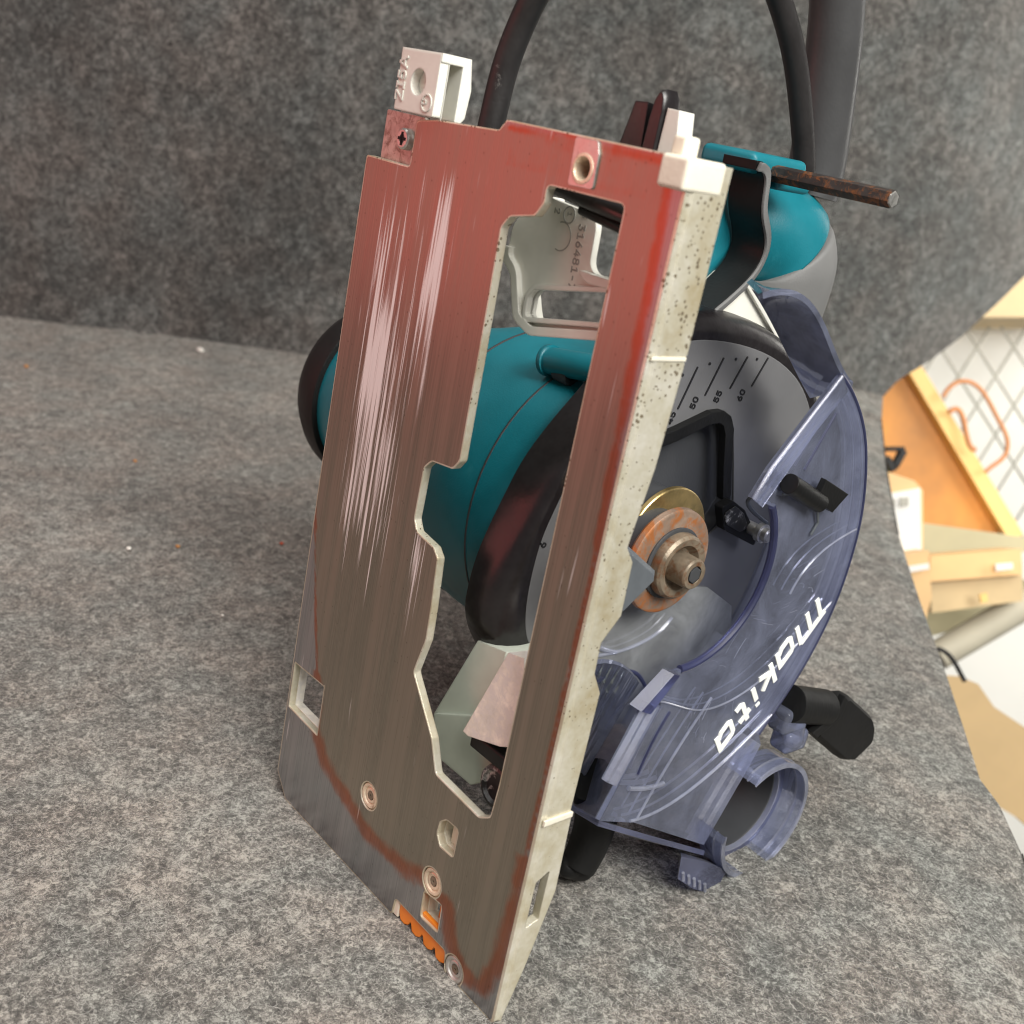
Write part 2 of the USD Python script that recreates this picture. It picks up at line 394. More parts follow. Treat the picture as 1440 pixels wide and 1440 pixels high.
# the rubbed sole: nickel plate with copper showing round the worn field, pale scratches; masks come with the mesh
mat('worn_sole', {
    'tc': ('texture_coordinate', {}),
    'mp': ('mapping', {'scale': (1.0, 1.0, 0.018)}),
    'mp2': ('mapping', {'scale': (1.0, 1.0, 0.014), 'rotation': (0.0, 0.02, 0.0)}),
    'st': ('noise_texture', {'scale': 1500.0, 'detail': 3.0, 'roughness': 0.6}),
    'sc': ('noise_texture', {'scale': 560.0, 'detail': 4.0, 'roughness': 0.7}),
    'pt': ('noise_texture', {'scale': 70.0, 'detail': 6.0, 'roughness': 0.65}),
    'sp': ('voronoi_texture', {'scale': 260.0}),
    'spr': ('rgb_ramp', {'ramp': [(0.06, (0.35, 0.3, 0.28)), (0.11, (1, 1, 1))]}),
    'ac': ('attribute', {'attribute': 'copper'}),
    'aw': ('attribute', {'attribute': 'bare'}),
    'as': ('attribute', {'attribute': 'scuff'}),
    'cn': ('math', {'math_type': 'multiply_add', 'value2': 1.7, 'value3': -0.85}),
    'ca': ('math', {'math_type': 'add', 'use_clamp': True}),
    'cm': ('map_range', {'range_type': 'smoothstep', 'from_min': 0.28, 'from_max': 0.95, 'to_max': 0.85, 'clamp': True}),
    'wornc': ('rgb_ramp', {'ramp': [(0.2, (0.27, 0.237, 0.19)), (0.8, (0.31, 0.278, 0.228))]}),
    'barec': ('rgb_ramp', {'ramp': [(0.3, (0.29, 0.29, 0.295)), (0.7, (0.35, 0.35, 0.355))]}),
    'm1': ('mix', {}),
    'm2': ('mix', {'color2': (0.34, 0.115, 0.06)}),
    'm3': ('mix', {'mix_type': 'multiply', 'fac': 0.5}),
    'sa': ('math', {'math_type': 'multiply_add', 'value2': 1.5, 'value3': -0.95}),
    'sb': ('math', {'math_type': 'add'}),
    'sm': ('map_range', {'range_type': 'smoothstep', 'from_min': 0.45, 'from_max': 0.62, 'to_min': 0.0, 'to_max': 0.78, 'clamp': True}),
    'ro': ('map_range', {'from_min': 0.3, 'from_max': 0.7, 'to_min': 0.28, 'to_max': 0.36}),
    'bp': ('bump', {'strength': 0.10, 'distance': 0.0003}),
    'p': ('principled_bsdf', {'metallic': 0.92}),
    'pd': ('principled_bsdf', {'base_color': (0.93, 0.91, 0.90), 'roughness': 0.55, 'metallic': 0.2}),
    'x': ('mix_closure', {}),
    'mp3': ('mapping', {'scale': (1.0, 1.0, 0.06), 'rotation': (0.0, 0.32, 0.0)}),
    'mp4': ('mapping', {'scale': (1.0, 1.0, 0.05), 'rotation': (0.0, -0.20, 0.0)}),
    'k3': ('noise_texture', {'scale': 420.0, 'detail': 2.0}),
    'k4': ('noise_texture', {'scale': 330.0, 'detail': 2.0}),
    'kx': ('math', {'math_type': 'maximum'}),
    'kr': ('map_range', {'from_min': 0.70, 'from_max': 0.76, 'to_min': 0.0, 'to_max': 0.4, 'clamp': True}),
    'kk': ('math', {'math_type': 'maximum'}),
    'mp5': ('mapping', {'scale': (1.0, 1.0, 0.03)}),
    'bs': ('noise_texture', {'scale': 170.0, 'detail': 3.0}),
    'bsr': ('rgb_ramp', {'ramp': [(0.3, (0.88, 0.88, 0.88)), (0.7, (1.07, 1.07, 1.07))]}),
    'm4': ('mix', {'mix_type': 'multiply', 'fac': 1.0}),
    'ro2': ('map_range', {'from_min': 0.3, 'from_max': 0.7, 'to_min': -0.06, 'to_max': 0.08}),
    'ra': ('math', {'math_type': 'add'}),
}, [('tc.object', 'mp3.vector'), ('tc.object', 'mp4.vector'), ('tc.object', 'mp5.vector'), ('mp3.vector', 'k3.vector'), ('mp4.vector', 'k4.vector'), ('mp5.vector', 'bs.vector'), ('k3.fac', 'kx.value1'), ('k4.fac', 'kx.value2'), ('kx.value', 'kr.value'), ('kr.result', 'kk.value1'), ('sm.result', 'kk.value2'), ('bs.fac', 'bsr.fac'), ('bs.fac', 'ro2.value'),
    ('tc.object', 'mp.vector'), ('tc.object', 'mp2.vector'), ('mp.vector', 'st.vector'), ('mp2.vector', 'sc.vector'), ('tc.object', 'pt.vector'), ('tc.object', 'sp.vector'), ('sp.distance', 'spr.fac'),
    ('pt.fac', 'cn.value1'), ('cn.value', 'ca.value1'), ('ac.fac', 'ca.value2'), ('ca.value', 'cm.value'), ('st.fac', 'wornc.fac'), ('st.fac', 'barec.fac'),
    ('aw.fac', 'm1.fac'), ('wornc.color', 'm1.color1'), ('barec.color', 'm1.color2'), ('cm.result', 'm2.fac'), ('m1.color', 'm2.color1'), ('m2.color', 'm3.color1'), ('spr.color', 'm3.color2'), ('m3.color', 'm4.color1'), ('bsr.color', 'm4.color2'), ('m4.color', 'p.base_color'),
    ('sc.fac', 'sa.value1'), ('sa.value', 'sb.value1'), ('as.fac', 'sb.value2'), ('sb.value', 'sm.value'),
    ('st.fac', 'ro.value'), ('ro.result', 'ra.value1'), ('ro2.result', 'ra.value2'), ('ra.value', 'p.roughness'), ('st.fac', 'bp.height'), ('bp.normal', 'p.normal'), ('bp.normal', 'pd.normal'),
    ('kk.value', 'x.fac'), ('p.BSDF', 'x.closure1'), ('pd.BSDF', 'x.closure2')], surface='x.closure')

# pitted cream flange
mat('pitted_flange', {
    'tc': ('texture_coordinate', {}),
    'v': ('voronoi_texture', {'scale': 560.0, 'randomness': 1.0}),
    'n': ('noise_texture', {'scale': 55.0, 'detail': 5.0, 'roughness': 0.7}),
    'sx': ('separate_xyz', {}),
    'hz': ('map_range', {'from_min': 0.05, 'from_max': 0.28, 'to_min': 0.10, 'to_max': 0.42, 'clamp': True}),
    'th': ('math', {'math_type': 'multiply'}),
    'n2': ('noise_texture', {'scale': 130.0, 'detail': 4.0, 'roughness': 0.7}),
    'nm': ('map_range', {'from_min': 0.38, 'from_max': 0.64, 'to_min': 0.1, 'to_max': 1.0, 'clamp': True}),
    'pit': ('math', {'math_type': 'less_than'}),
    'pr': ('noise_texture', {'scale': 900.0, 'detail': 3.0}),
    'base': ('rgb_ramp', {'ramp': [(0.32, (0.50, 0.43, 0.28)), (0.5, (0.62, 0.58, 0.45)), (0.72, (0.78, 0.75, 0.66))]}),
    'm': ('mix', {'color2': (0.22, 0.18, 0.12)}),
    'bv': ('bevel', {'samples': 4, 'radius': 0.0007}),
    'bp': ('bump', {'strength': 0.25, 'distance': 0.0004}),
    'p': ('principled_bsdf', {'roughness': 0.34, 'metallic': 0.45}),
}, [('tc.object', 'v.vector'), ('tc.object', 'n.vector'), ('tc.object', 'pr.vector'), ('tc.object', 'sx.vector'), ('sx.z', 'hz.value'), ('hz.result', 'th.value1'), ('tc.object', 'n2.vector'), ('n2.fac', 'nm.value'), ('nm.result', 'th.value2'), ('v.distance', 'pit.value1'), ('th.value', 'pit.value2'),
    ('n.fac', 'base.fac'), ('base.color', 'm.color1'), ('pit.value', 'm.fac'), ('m.color', 'p.base_color'), ('pr.fac', 'bp.height'), ('bv.bevel', 'bp.normal'), ('bp.normal', 'p.normal')])


# ------------------------------------------------------------------ the setting: felt table and felt wall
def resample(P, n):
    P = np.asarray(P, float)
    d = np.r_[0, np.cumsum(np.linalg.norm(np.diff(P, axis=0), axis=1))]
    return np.stack([np.interp(np.linspace(0, d[-1], n), d, P[:, k]) for k in range(P.shape[1])], 1)


seam = np.array([(-0.7918, 0.1355, 0), (-0.7061, 0.2403, 0), (-0.5867, 0.3662, 0), (-0.4922, 0.5102, 0), (-0.3955, 0.7158, 0), (-0.3162, 0.9117, 0)])[:, :2]
edge = np.array([(-0.2483, 0.8093, 0), (-0.1574, 0.6832, 0), (-0.0562, 0.55, 0), (0.0182, 0.4621, 0), (0.083, 0.388, 0), (0.1242, 0.3393, 0), (0.1547, 0.3029, 0), (0.1713, 0.2916, 0), (0.1976, 0.2648, 0)])[:, :2]
far = [seam[0] + (seam[0] - seam[1]) * 2.0]
outline = list(far) + list(seam) + list(edge) + [edge[-1] + np.array([0.12, -0.16]), (0.75, -0.75), (-0.9, -0.75)]
outline = Polygon(outline)
# a gently uneven sheet with a thickness; the rim rolls over
sheet = trimesh.creation.extrude_polygon(outline.buffer(-0.001), 0.03, engine='earcut')
sheet.apply_translation([0, 0, -0.03])
sheet = sheet.subdivide_to_size(0.035)
p = np.array(sheet.vertices)
top = p[:, 2] > -0.001
dist = shapely.distance(outline.exterior, shapely.points(p[:, :2]))
p[:, 2] -= top * np.clip(0.012 - dist, 0, 0.012) ** 2 * 40
sheet.vertices = p
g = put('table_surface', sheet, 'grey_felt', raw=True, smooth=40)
tag(g, 'grey felt covered table top under the saw', kind='structure')

# the wall stands along the seam, bends round on the right, where its lower edge is cut up and away
wall_lo = np.array([(-0.7918, 0.1355, 0), (-0.7061, 0.2403, 0), (-0.5867, 0.3662, 0), (-0.4922, 0.5102, 0), (-0.3955, 0.7158, 0), (-0.3162, 0.9117, 0)])[:, :2]
bend = np.array([(-0.3141, 0.9131, 0.0117)]+[(-0.313, 0.9565, 0.028)]+[(-0.3133, 1.0226, 0.0579)]+[(-0.312, 1.0783, 0.0942)]+[(-0.307, 1.1216, 0.1303)]+[(-0.3032, 1.1787, 0.1911)]+[(-0.2906, 1.2583, 0.2997)])
start = np.r_[wall_lo[0] + (wall_lo[0] - wall_lo[1]) * 3.0, -0.01]
path = np.vstack([start, np.c_[wall_lo, np.full(len(wall_lo), -0.01)], bend])
camp = np.array(((0.625231, 0.770915, 0.121557, 0.000000), (-0.363015, 0.149392, 0.919730, 0.000000), (0.690873, -0.619171, 0.373258, 0.000000), (0.360081, -0.210672, 0.302202, 1.000000)))[3][:3]
N = 110
ws = resample(path, N)
from scipy.ndimage import gaussian_filter1d
ws[:, :2] = gaussian_filter1d(ws[:, :2], 3.0, axis=0, mode='nearest')
wx, wy, wz = ws.T
rows = 40
G = np.zeros((rows, N, 3))
for i in range(rows):
    t = i / (rows - 1)
    lift = 0.03 * t * t           # leans a little
    G[i, :, 0] = wx + lift * 0.4
    G[i, :, 1] = wy - lift
    G[i, :, 2] = wz + (0.95 - wz) * t
nz = meshkit.fbm(G * 3.0, 3, 5) - 0.5
G[:, :, 1] += nz * 0.02
wall = shell(G, -0.012)
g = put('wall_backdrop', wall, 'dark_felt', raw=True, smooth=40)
tag(g, 'dark grey felt backdrop wall rising behind the saw', kind='structure')

# ------------------------------------------------------------------ the saw
saw = xform('circular_saw', (0, 0, 0), LEAN)
tag(saw, 'teal corded circular saw without blade standing on end, worn steel base plate facing forward', 'circular saw')

# ---- base plate
plate = Polygon([(0, 21), (26.5, 21), (26.5, 6), (38, 4.5), (69.5, 3.4), (72.5, 0), (149, 0), (149, 280), (121, 280), (119.6, 272.6), (89, 272.6), (88.4, 280), (9, 280), (0, 271)])
slot = Polygon([(128.5, 15.3), (95.9, 15.5), (96.2, 20.6), (93.1, 25.0), (82, 27.2), (78.9, 31), (79.4, 60), (79.6, 86), (79.8, 106.6), (76.9, 110.3), (65.5, 111.6), (62, 115), (61.6, 134), (64, 137.6), (74.5, 139.2), (77.6, 142), (79.0, 160), (79.4, 172), (75.9, 186), (91.9, 203.6), (97.3, 214.4), (122.2, 215.9), (127.4, 212.6), (128.3, 200)])
slot = rounded(slot, 1.6)
holes = [slot,
         Polygon([(1.6, 220), (23.9, 219.3), (24.2, 240.6), (1.6, 239.8)]),
         rounded([(107.5, 226.8), (114.0, 226.6), (114.0, 237.4), (106.5, 237.8), (104.0, 234.5), (104.5, 229.5)], 0.8),
         rounded([(103.4, 259.2), (113.4, 257.9), (114.0, 268.8), (103.8, 269.4)], 0.8),
         Point(63.2, 244.6).buffer(5.2), Point(106.2, 253.2).buffer(5.3), Point(125.6, 276.0).buffer(5.2), Point(109.9, 8.7).buffer(4.1)]
plate = rounded(plate, 1.2).difference(unary_union(holes))
base = put('base_plate', ext('w', plate, 0, 3.0), 'pitted_flange', saw, label='pitted cream coloured body of the base plate')

face = plate.buffer(-0.55).intersection(sbox(-5, -5, 147.8, 300))
pts2 = [np.array(r.interpolate(d_).coords[0]) for g_ in polys(face) for r in [g_.exterior, *g_.interiors] for d_ in np.arange(0, r.length, 1.4)]
gx, gy = np.meshgrid(np.arange(0.5, 149, 1.7), np.arange(0.5, 280, 1.7))
gx = gx + (np.arange(gx.shape[0])[:, None] % 2) * 0.85
inner = face.buffer(-0.7)
keep = shapely.contains_xy(inner, gx.ravel(), gy.ravel())
P2 = np.vstack([np.array(pts2), np.c_[gx.ravel(), gy.ravel()][keep]])
tri = Delaunay(P2).simplices
cen = P2[tri].mean(1)
tri = tri[shapely.contains_xy(face, cen[:, 0], cen[:, 1])]
e1, e2 = P2[tri[:, 1]] - P2[tri[:, 0]], P2[tri[:, 2]] - P2[tri[:, 0]]
flip = (e1[:, 0] * e2[:, 1] - e1[:, 1] * e2[:, 0]) > 0
tri[flip] = tri[flip][:, ::-1]
fm = trimesh.Trimesh(np.c_[P2, np.full(len(P2), -0.06)], tri, process=False)
P = np.asarray(fm.vertices)
line = LineString([(-1.5, 120), (-1.2, 149), (5.7, 176), (12, 198.5), (20, 222), (24, 240), (30, 248), (47, 252.6), (64.7, 258.8), (85.1, 259.0), (101.2, 254.5), (116, 256.5), (120.5, 266), (129.9, 273.3), (140.3, 271.9), (145.5, 256.1), (147.0, 195.7), (147.2, 120), (144.5, 60), (143.5, 20), (142, 2), (100, 1.0), (74, 2.0)])
field = Polygon(list(line.coords) + [(30, 0), (-1.5, 20)])
xy = shapely.points(P[:, :2])
dl = shapely.distance(line, xy)
inside = shapely.contains_xy(field, P[:, 0], P[:, 1])
bottom = np.clip((P[:, 1] - 200) / 60, 0, 1)
width = np.where(P[:, 1] > 215, 5.0, np.where(P[:, 0] > 120, np.where(P[:, 1] < 110, 2.8, 1.9), 1.3))
copper = np.clip(1.15 - dl / width * 0.85, 0, 1)
copper = np.maximum(copper, 0.36 * ((P[:, 0] > 76) & (P[:, 1] < 14) & (P[:, 0] < 136)))
bare = 1 - inside.astype(float)


def blob(cu, cv, ru, rv, amp):
    return amp * np.exp(-(((P[:, 0] - cu - 0.03 * (P[:, 1] - cv)) / ru) ** 2) ** 1.7 - (((P[:, 1] - cv) / rv) ** 2) ** 2.0)


scuff = blob(36, 88, 31, 88, 0.62) + blob(33, 112, 15, 52, 0.16) + blob(24, 70, 9, 40, 0.12) + blob(46, 48, 7, 42, 0.14) + 0.5 * (meshkit.fbm(np.c_[P[:, 0] / 9, P[:, 1] / 60, P[:, 0] * 0], 3, 4) - 0.5) * (blob(36, 88, 34, 92, 1.0)) + blob(68, 160, 7, 30, 0.42) + blob(30, 190, 22, 60, 0.14) + blob(124, 262, 7, 16, 0.34) + blob(55, 40, 12, 25, 0.16)
sole = put('worn_sole', fm, 'worn_sole', base, smooth=False, label='brushed metal underside, copper showing round its worn field')
api = UsdGeom.PrimvarsAPI(sole)
for nm, arr in (('copper', copper), ('bare', bare), ('scuff', scuff)):
    api.CreatePrimvar(nm, Sdf.ValueTypeNames.FloatArray, 'vertex').Set(Vt.FloatArray.FromNumpy(arr.astype(np.float32)))

# right-hand flange with its stepped depth, tab, slot and grooves (v, w)
fl = Polygon([(0.5, 3.0), (278.2, 3.0), (259.8, 8.2), (231, 14.4), (200.5, 13.4), (199.3, 12.4), (157.5, 12.9), (150, 8.4), (139.6, 8.0), (131.5, 14.0), (114, 13.4), (109, 9.6), (84.7, 13.4), (54, 15.2), (52.6, 14.4), (51.2, 15.4), (0.5, 15.6)])
fslot = rounded([(221.4, 9.4), (224.6, 4.2), (242.4, 4.0), (240.6, 9.4)], 0.5)
flange = ext('u', fl.difference(fslot), 146.4, 149.5)
put('side_flange', [flange, ext('v', [(0.45, 146.5), (3.0, 146.5), (3.0, 149.48), (0.45, 147.5)], 0.6, 279.6)], 'pitted_flange', saw, label='pitted cream side flange along the right edge')
put('flange_groove', ext('u', [(51.9, 0.9), (53.1, 0.9), (53.1, 15.0), (51.9, 15.0)], 149.4, 149.8), 'cast_cream', saw)
put('flange_groove', ext('u', [(200.2, 0.9), (202.2, 0.9), (201.6, 13.0), (199.8, 13.0)], 149.4, 150.3), 'cast_cream', saw)
put('corner_block', rbox((140.0, -0.2, -2.6), (150.0, 8.4, 13.0), 1.2), 'cast_cream', saw)
put('corner_block', rbox((137.5, -5.2, 3), (142.5, 2.6, 9.0), 1.0), 'cast_cream', saw)
# hole boss at the top
boss = ext('w', rounded([(104.6, 0.6), (113.8, 0.6), (115.2, 4), (115.4, 13.6), (105.0, 13.9)], 1.0).difference(Point(109.9, 8.7).buffer(3.6)), -0.7, 0.0)
put('hole_boss', boss, 'screw_steel', saw)
put('bush', rev((109.9, 8.7), [(0.3, 4.05), (-0.9, 4.3), (-1.0, 3.4), (0.4, 2.6), (9, 2.5), (9, 4.05)], 32, 'w', True), 'screw_brass', saw)
put('bush_bore', rev((109.9, 8.7), [(6.5, 2.7), (7.0, 2.7)], 24, 'w'), 'recess_dark', saw)


def base_screw(cu, cv, r, m):
    s_ = put('base_screw', rev((cu, cv), [(2.6, r), (0.7, r - 0.1), (0.1, r - 0.6), (0.25, r - 1.5), (0.9, r - 2.0), (0.6, r - 2.5), (0.7, 1.9), (1.9, 1.4), (2.0, 0.01)], 36, 'w'), m, saw)
    put('drive_recess', rev((cu, cv), [(1.2, 1.7), (0.62, 1.8), (0.62, 0.5), (1.5, 0.3)], 6, 'w'), 'rusty_bolt', s_)


base_screw(63.2, 244.6, 5.2, 'screw_brass')
base_screw(106.2, 253.2, 5.3, 'screw_brass')
base_screw(125.6, 276.0, 5.2, 'screw_steel')
# walls of the square openings
put('hole_wall', ext('w', holes[2].buffer(0.9).difference(holes[2].buffer(-0.2)), 2.9, 7.5), 'cast_cream', saw)
put('hole_wall', ext('w', holes[3].buffer(0.9).difference(holes[3].buffer(-0.2)), 2.9, 7.5), 'cast_cream', saw)
put('hole_wall', ext('w', holes[1].buffer(1.2).difference(holes[1].buffer(-0.2)), 2.9, 6.5), 'bare_alloy', saw)
put('hole_block', rbox((106.2, 226.5, 4.6), (110.4, 238, 9), 0.6), 'cast_cream', saw)
# orange line guide with a scalloped edge, held under the front of the plate
scal = [(90.5, 268)]
for k in range(4):
    a = 91 + k * 7.4
    scal += [(a, 276.0), (a + 1.5, 279.3), (a + 4.0, 279.6), (a + 6.2, 278.4), (a + 7.3, 275.8)]
scal += [(120.4, 268)]
guide = [ext('w', rounded(Polygon(scal[::-1]), 0.5), 0.9, 2.4), ext('w', sbox(107.5, 256, 113.5, 271), 5.2, 7.2)]
put('line_guide', guide, 'orange_plastic', saw, label='orange scalloped line guide in the front notch')
put('notch_lip', rbox((87.8, 271.6, 0.4), (91.2, 279.5, 3.0), 0.5), 'cast_cream', saw)

# ---- rip fence holder: a sunk clip with a screw, and the white channel block above it
clip = put('fence_clip', ext('w', rounded([(3.6, 4.8), (26.5, 4.8), (26.5, 22), (3.6, 22)], 0.8), 3.4, 5.4), 'clip_metal', saw)
s_ = put('clip_screw', rev((18.2, 13.0), [(3.5, 3.6), (1.4, 3.5), (0.9, 2.9), (0.9, 1.5), (1.9, 1.3)], 30, 'w'), 'screw_steel', clip)
put('clip_screw_recess', [ext('w', sbox(17.7, 10.8, 18.7, 15.2), 0.7, 0.95), ext('w', sbox(16.0, 12.5, 20.4, 13.5), 0.7, 0.95)], 'black_plastic', s_)
H0 = Polygon([(-15.4, -4), (4.5, -4), (4.5, -1.2), (4.5, 7.2), (2.8, 8.6), (-6, 9.4), (-10, 8.6), (-15.4, 7.6)])
H1 = Polygon([(-12.6, -0.6), (6.0, -0.6), (6.0, 4.6), (-12.6, 4.6)])
bl = ext('u', rounded(H0, 0.8).difference(H1), 18.0, 40.5)
# round hole through the front wall
fr = ext('w', rounded(sbox(18.4, -15, 40.1, 4.1), 0.6).difference(Point(29.8, -5.6).buffer(4.1)), -4.2, -0.9)
H0b = Polygon([(-15.4, -0.9), (4.5, -0.9), (4.5, 7.2), (2.8, 8.6), (-6, 9.4), (-10, 8.6), (-15.4, 7.6)])
bl = [ext('u', H0b.difference(H1), 18.0, 40.5), fr, ext('u', Polygon([(-15.4, -4.0), (-12.7, -4.0), (-12.7, -0.5), (-15.4, -0.5)]), 18.0, 40.5)]
cyl = ext('w', Point(29.8, -5.6).buffer(3.9), 3.0, 14)
bl[0] = trimesh.boolean.difference([bl[0], cyl], engine='manifold')
bl = trimesh.boolean.union(bl, engine='manifold')
hold = put('fence_holder', bl, 'cast_white', saw, label='white cast rip fence holder at the top left corner')
put('holder_marking', lettering('ZI5A', 4.3, (22.6, 1.4, -4.15), (0, -1, 0), (-1, 0, 0), 0.45), 'cast_white', hold)
ring = Point(36.2, 0.2).buffer(2.9).difference(Point(36.2, 0.2).buffer(2.3))
put('holder_emblem', [ext('w', ring, -4.55, -4.1), lettering('0', 2.4, (36.0, 1.2, -4.15), (0, -1, 0), (-1, 0, 0), 0.4)], 'cast_white', hold)
put('holder_boss', rev((29.8, -5.6), [(8.8, 4.0), (8.8, 6.0), (12.5, 5.6), (12.6, 4.0)], 28, 'w', True), 'cast_white', hold)

# ---- white cast bevel bracket seen through the slot (u, v at w about 20)
br_ = rounded(Polygon([(72, 20.2), (98.9, 22.3), (99.6, 39.4), (124, 37.0), (124, 54.6), (81, 63.8), (72, 60.8), (66.6, 47), (60.6, 42.7), (60.7, 31.5)]), 4.5)
bh = rounded(Polygon([(79.3, 49.2), (118, 41.2), (118, 50.4), (77.2, 58.6), (77.0, 52.0)]), 1.5)
bracket = put('bevel_bracket', [ext('w', br_.difference(bh), 20, 22.5), ext('w', br_.difference(br_.buffer(-3.0)).intersection(sbox(50, 38.8, 130, 70)), 17.6, 21), ext('w', bh.buffer(1.6).difference(bh), 17.8, 21)], 'cast_white', saw, label='white cast bevel bracket behind the slot')
put('bracket_number', [lettering('316481-7', 2.9, (91.6, 25.4, 20.1), (0.03, 1, 0), (1, -0.03, 0), 0.25), lettering('3', 2.4, (92.0, 21.9, 20.1), (0.03, 1, 0), (1, 0, 0), 0.25), lettering('2', 2.6, (79.3, 22.6, 20.1), (0.03, 1, 0), (1, 0, 0), 0.25), lettering('1', 1.8, (85.5, 22.9, 20.1), (0.03, 1, 0), (1, 0, 0), 0.25), ext('w', Point(86.4, 24.0).buffer(2.7).difference(Point(86.4, 24.0).buffer(2.35)), 19.75, 20.1)], 'cast_mark', bracket)
put('casting_mark', ext('w', Point(84.5, 31).buffer(4.6).difference(Point(84.5, 31).buffer(4.2)).intersection(sbox(83, 25, 95, 40)), 19.85, 20.1), 'cast_mark', bracket)
qa = spline([(72, 20.4), (66, 24), (61, 31), (60.4, 42), (66, 49), (72, 60.5), (81, 63.6)], 30)
put('bevel_quadrant', ruled(w3(qa, 21.5), w3(qa + np.array([1.0, 0.2]), 29), 4, -2.0), 'cast_white', bracket, smooth=50)
put('clamp_bar', tube(np.array([(76, 15.6, 17), (125, 20.0, 12)]), 3.0, 20), 'black_gloss', saw)
put('clamp_bar', tube(np.array([(96, 21.2, 15.5), (126, 23.6, 9.5)]), 1.5, 16), 'black_plastic', saw)

# ---- clamping knobs above the plate
k1 = put('bevel_lever', hull(np.vstack([w3([(84.2, -12.8), (89.8, -13.2), (91.0, 3), (80.5, 3)], 40), w3([(84.6, -12.4), (89.8, -12.6), (91.4, 3), (81.0, 3)], 45)])), 'black_gloss', saw)
put('clamp_knob', hull(np.vstack([w3([(92.2, 3), (92.8, -9), (93.6, -14.5), (95.0, -17.2), (97.0, -17.6), (98.4, -15.6), (98.9, -11), (98.6, 3)], q) for q in (39.5, 44)] + [w3([(93.0, 3), (93.6, -9), (94.4, -14), (95.6, -16.2), (96.6, -16.4), (97.6, -14.8), (98.1, -11), (98.0, 3)], q) for q in (38, 45.5)])), 'black_gloss', saw)
put('knob_washer', hull(np.vstack([w3([(99.4, -12.4), (104.2, -12.2), (107.0, 3), (98.8, 3)], 39), w3([(99.4, -12.4), (104.2, -12.2), (107.0, 3), (98.8, 3)], 46)])), 'cast_white', saw)

# ---- motor and gear housing
ax = (136.0, 88.0)
motor = put('motor_housing', [rev(ax, [(-96, 36), (-90, 40.5), (-60, 44), (-30, 48), (-8, 54), (10, 59.5), (30, 61), (60, 61.5), (76, 61), (77, 50)], 72, 'u'),
                              tube(w3([(54.6, 79), (86.9, 73.9)], 54), 5.0, 24), tube(w3([(53.8, 79.1), (55.7, 78.8)], 54), 5.8, 24)], 'teal', saw, label='teal plastic motor and gear housing')
put('housing_seam', rev(ax, [(18, 59.0), (18, 60.5), (18.9, 60.5), (18.9, 59.4)], 72, 'u', True), 'recess_dark', motor)
put('housing_seam', rev(ax, [(58, 60.6), (58, 61.7), (58.8, 61.7), (58.8, 60.6)], 72, 'u', True), 'recess_dark', motor)
put('housing_screw', rev((80.5, 55), [(60, 4.4), (66, 4.6), (67.5, 4.2), (67.5, 2.4), (66.5, 2.2)], 24, 'u'), 'recess_dark', motor)
put('end_cap', [rev(ax, [(-110, 26), (-108, 33), (-102, 40), (-94, 43.5), (-86, 44.5), (-82, 44), (-81, 36)], 64, 'u')], 'rubber_black', saw, label='black rubber bumper round the motor end')

# ---- blade case: black rim and grey inner disc
D = chaikin([(56, 80), (56.2, 100.5), (59.2, 120.9), (64.3, 137.6), (72.6, 153.5), (86, 167), (104, 176), (126, 179), (150, 174), (172, 163), (190, 146), (200, 122), (203, 96), (198, 70), (188, 48), (176, 33), (167.3, 27.1), (154.2, 24.3), (139.1, 24.2), (127.9, 25.6), (117.1, 29.2), (102.9, 34), (86, 44), (70, 57), (60, 68)])


def ring_of(poly, n=160):
    e = poly.exterior
    c0 = np.array([132, 100.0])
    out = []
    for a in np.linspace(0, 2 * np.pi, n, endpoint=False):
        hit = e.intersection(LineString([c0, c0 + 300 * np.array([math.cos(a), math.sin(a)])]))
        q = hit if hit.geom_type == 'Point' else hit.geoms[0]
        out.append((q.x, q.y))
    return np.array(out)


R0 = ring_of(D)
outer80 = ring_of(chaikin([(50, 82), (50, 104), (54, 126), (60, 144), (69, 160), (84, 174), (104, 184), (127, 187), (152, 182), (176, 170), (196, 151), (207, 124), (210, 96), (205, 68), (193, 42), (181, 27), (173.7, 21.1), (165.6, 16.6), (158.1, 15.2), (143.8, 16.3), (131.8, 19.8), (121.6, 23.7), (108, 28.9), (94.6, 38.5), (81.1, 50.5), (66, 62), (56, 72)]))
rings = []
for u, t in ((77.5, 0.97), (80, 1.0), (86, 0.98), (90.5, 0.80), (93.5, 0.5), (95.2, 0.12), (95.4, -0.12)):
    q = R0 + (outer80 - R0) * t
    rings.append(np.c_[np.full(len(q), u), q])
cx = R0.mean(0)
rings.append(np.c_[np.full(len(R0), 95.0), R0 + (cx - R0) * 0.09])
rim = loft(rings, cap=False)
case = put('blade_case', rim, 'black_gloss', saw, smooth=40, label='glossy black rim of the blade case')
Din = D.buffer(-3.4)
rec = rounded(Polygon([(93, 76), (85.4, 102.7), (86.0, 108.5), (88.6, 112.4), (93.5, 116.6), (108, 122.5), (124, 128.5), (132, 124), (141, 112), (146, 96), (148, 80), (146, 58), (138, 48), (124, 44), (108, 50), (98, 62)]), 3.0)
disc = put('case_disc', [ext('u', Din.difference(rec), 92.5, 95.3)], 'case_grey', case, label='dark grey inner disc with cutting depth scale')
put('case_recess', [ext('u', rec.buffer(1.0), 84, 87.5), ext('u', rec.buffer(0.05).difference(rec.buffer(-1.2)), 86, 94.6)], 'recess_dark', case)
marks = []
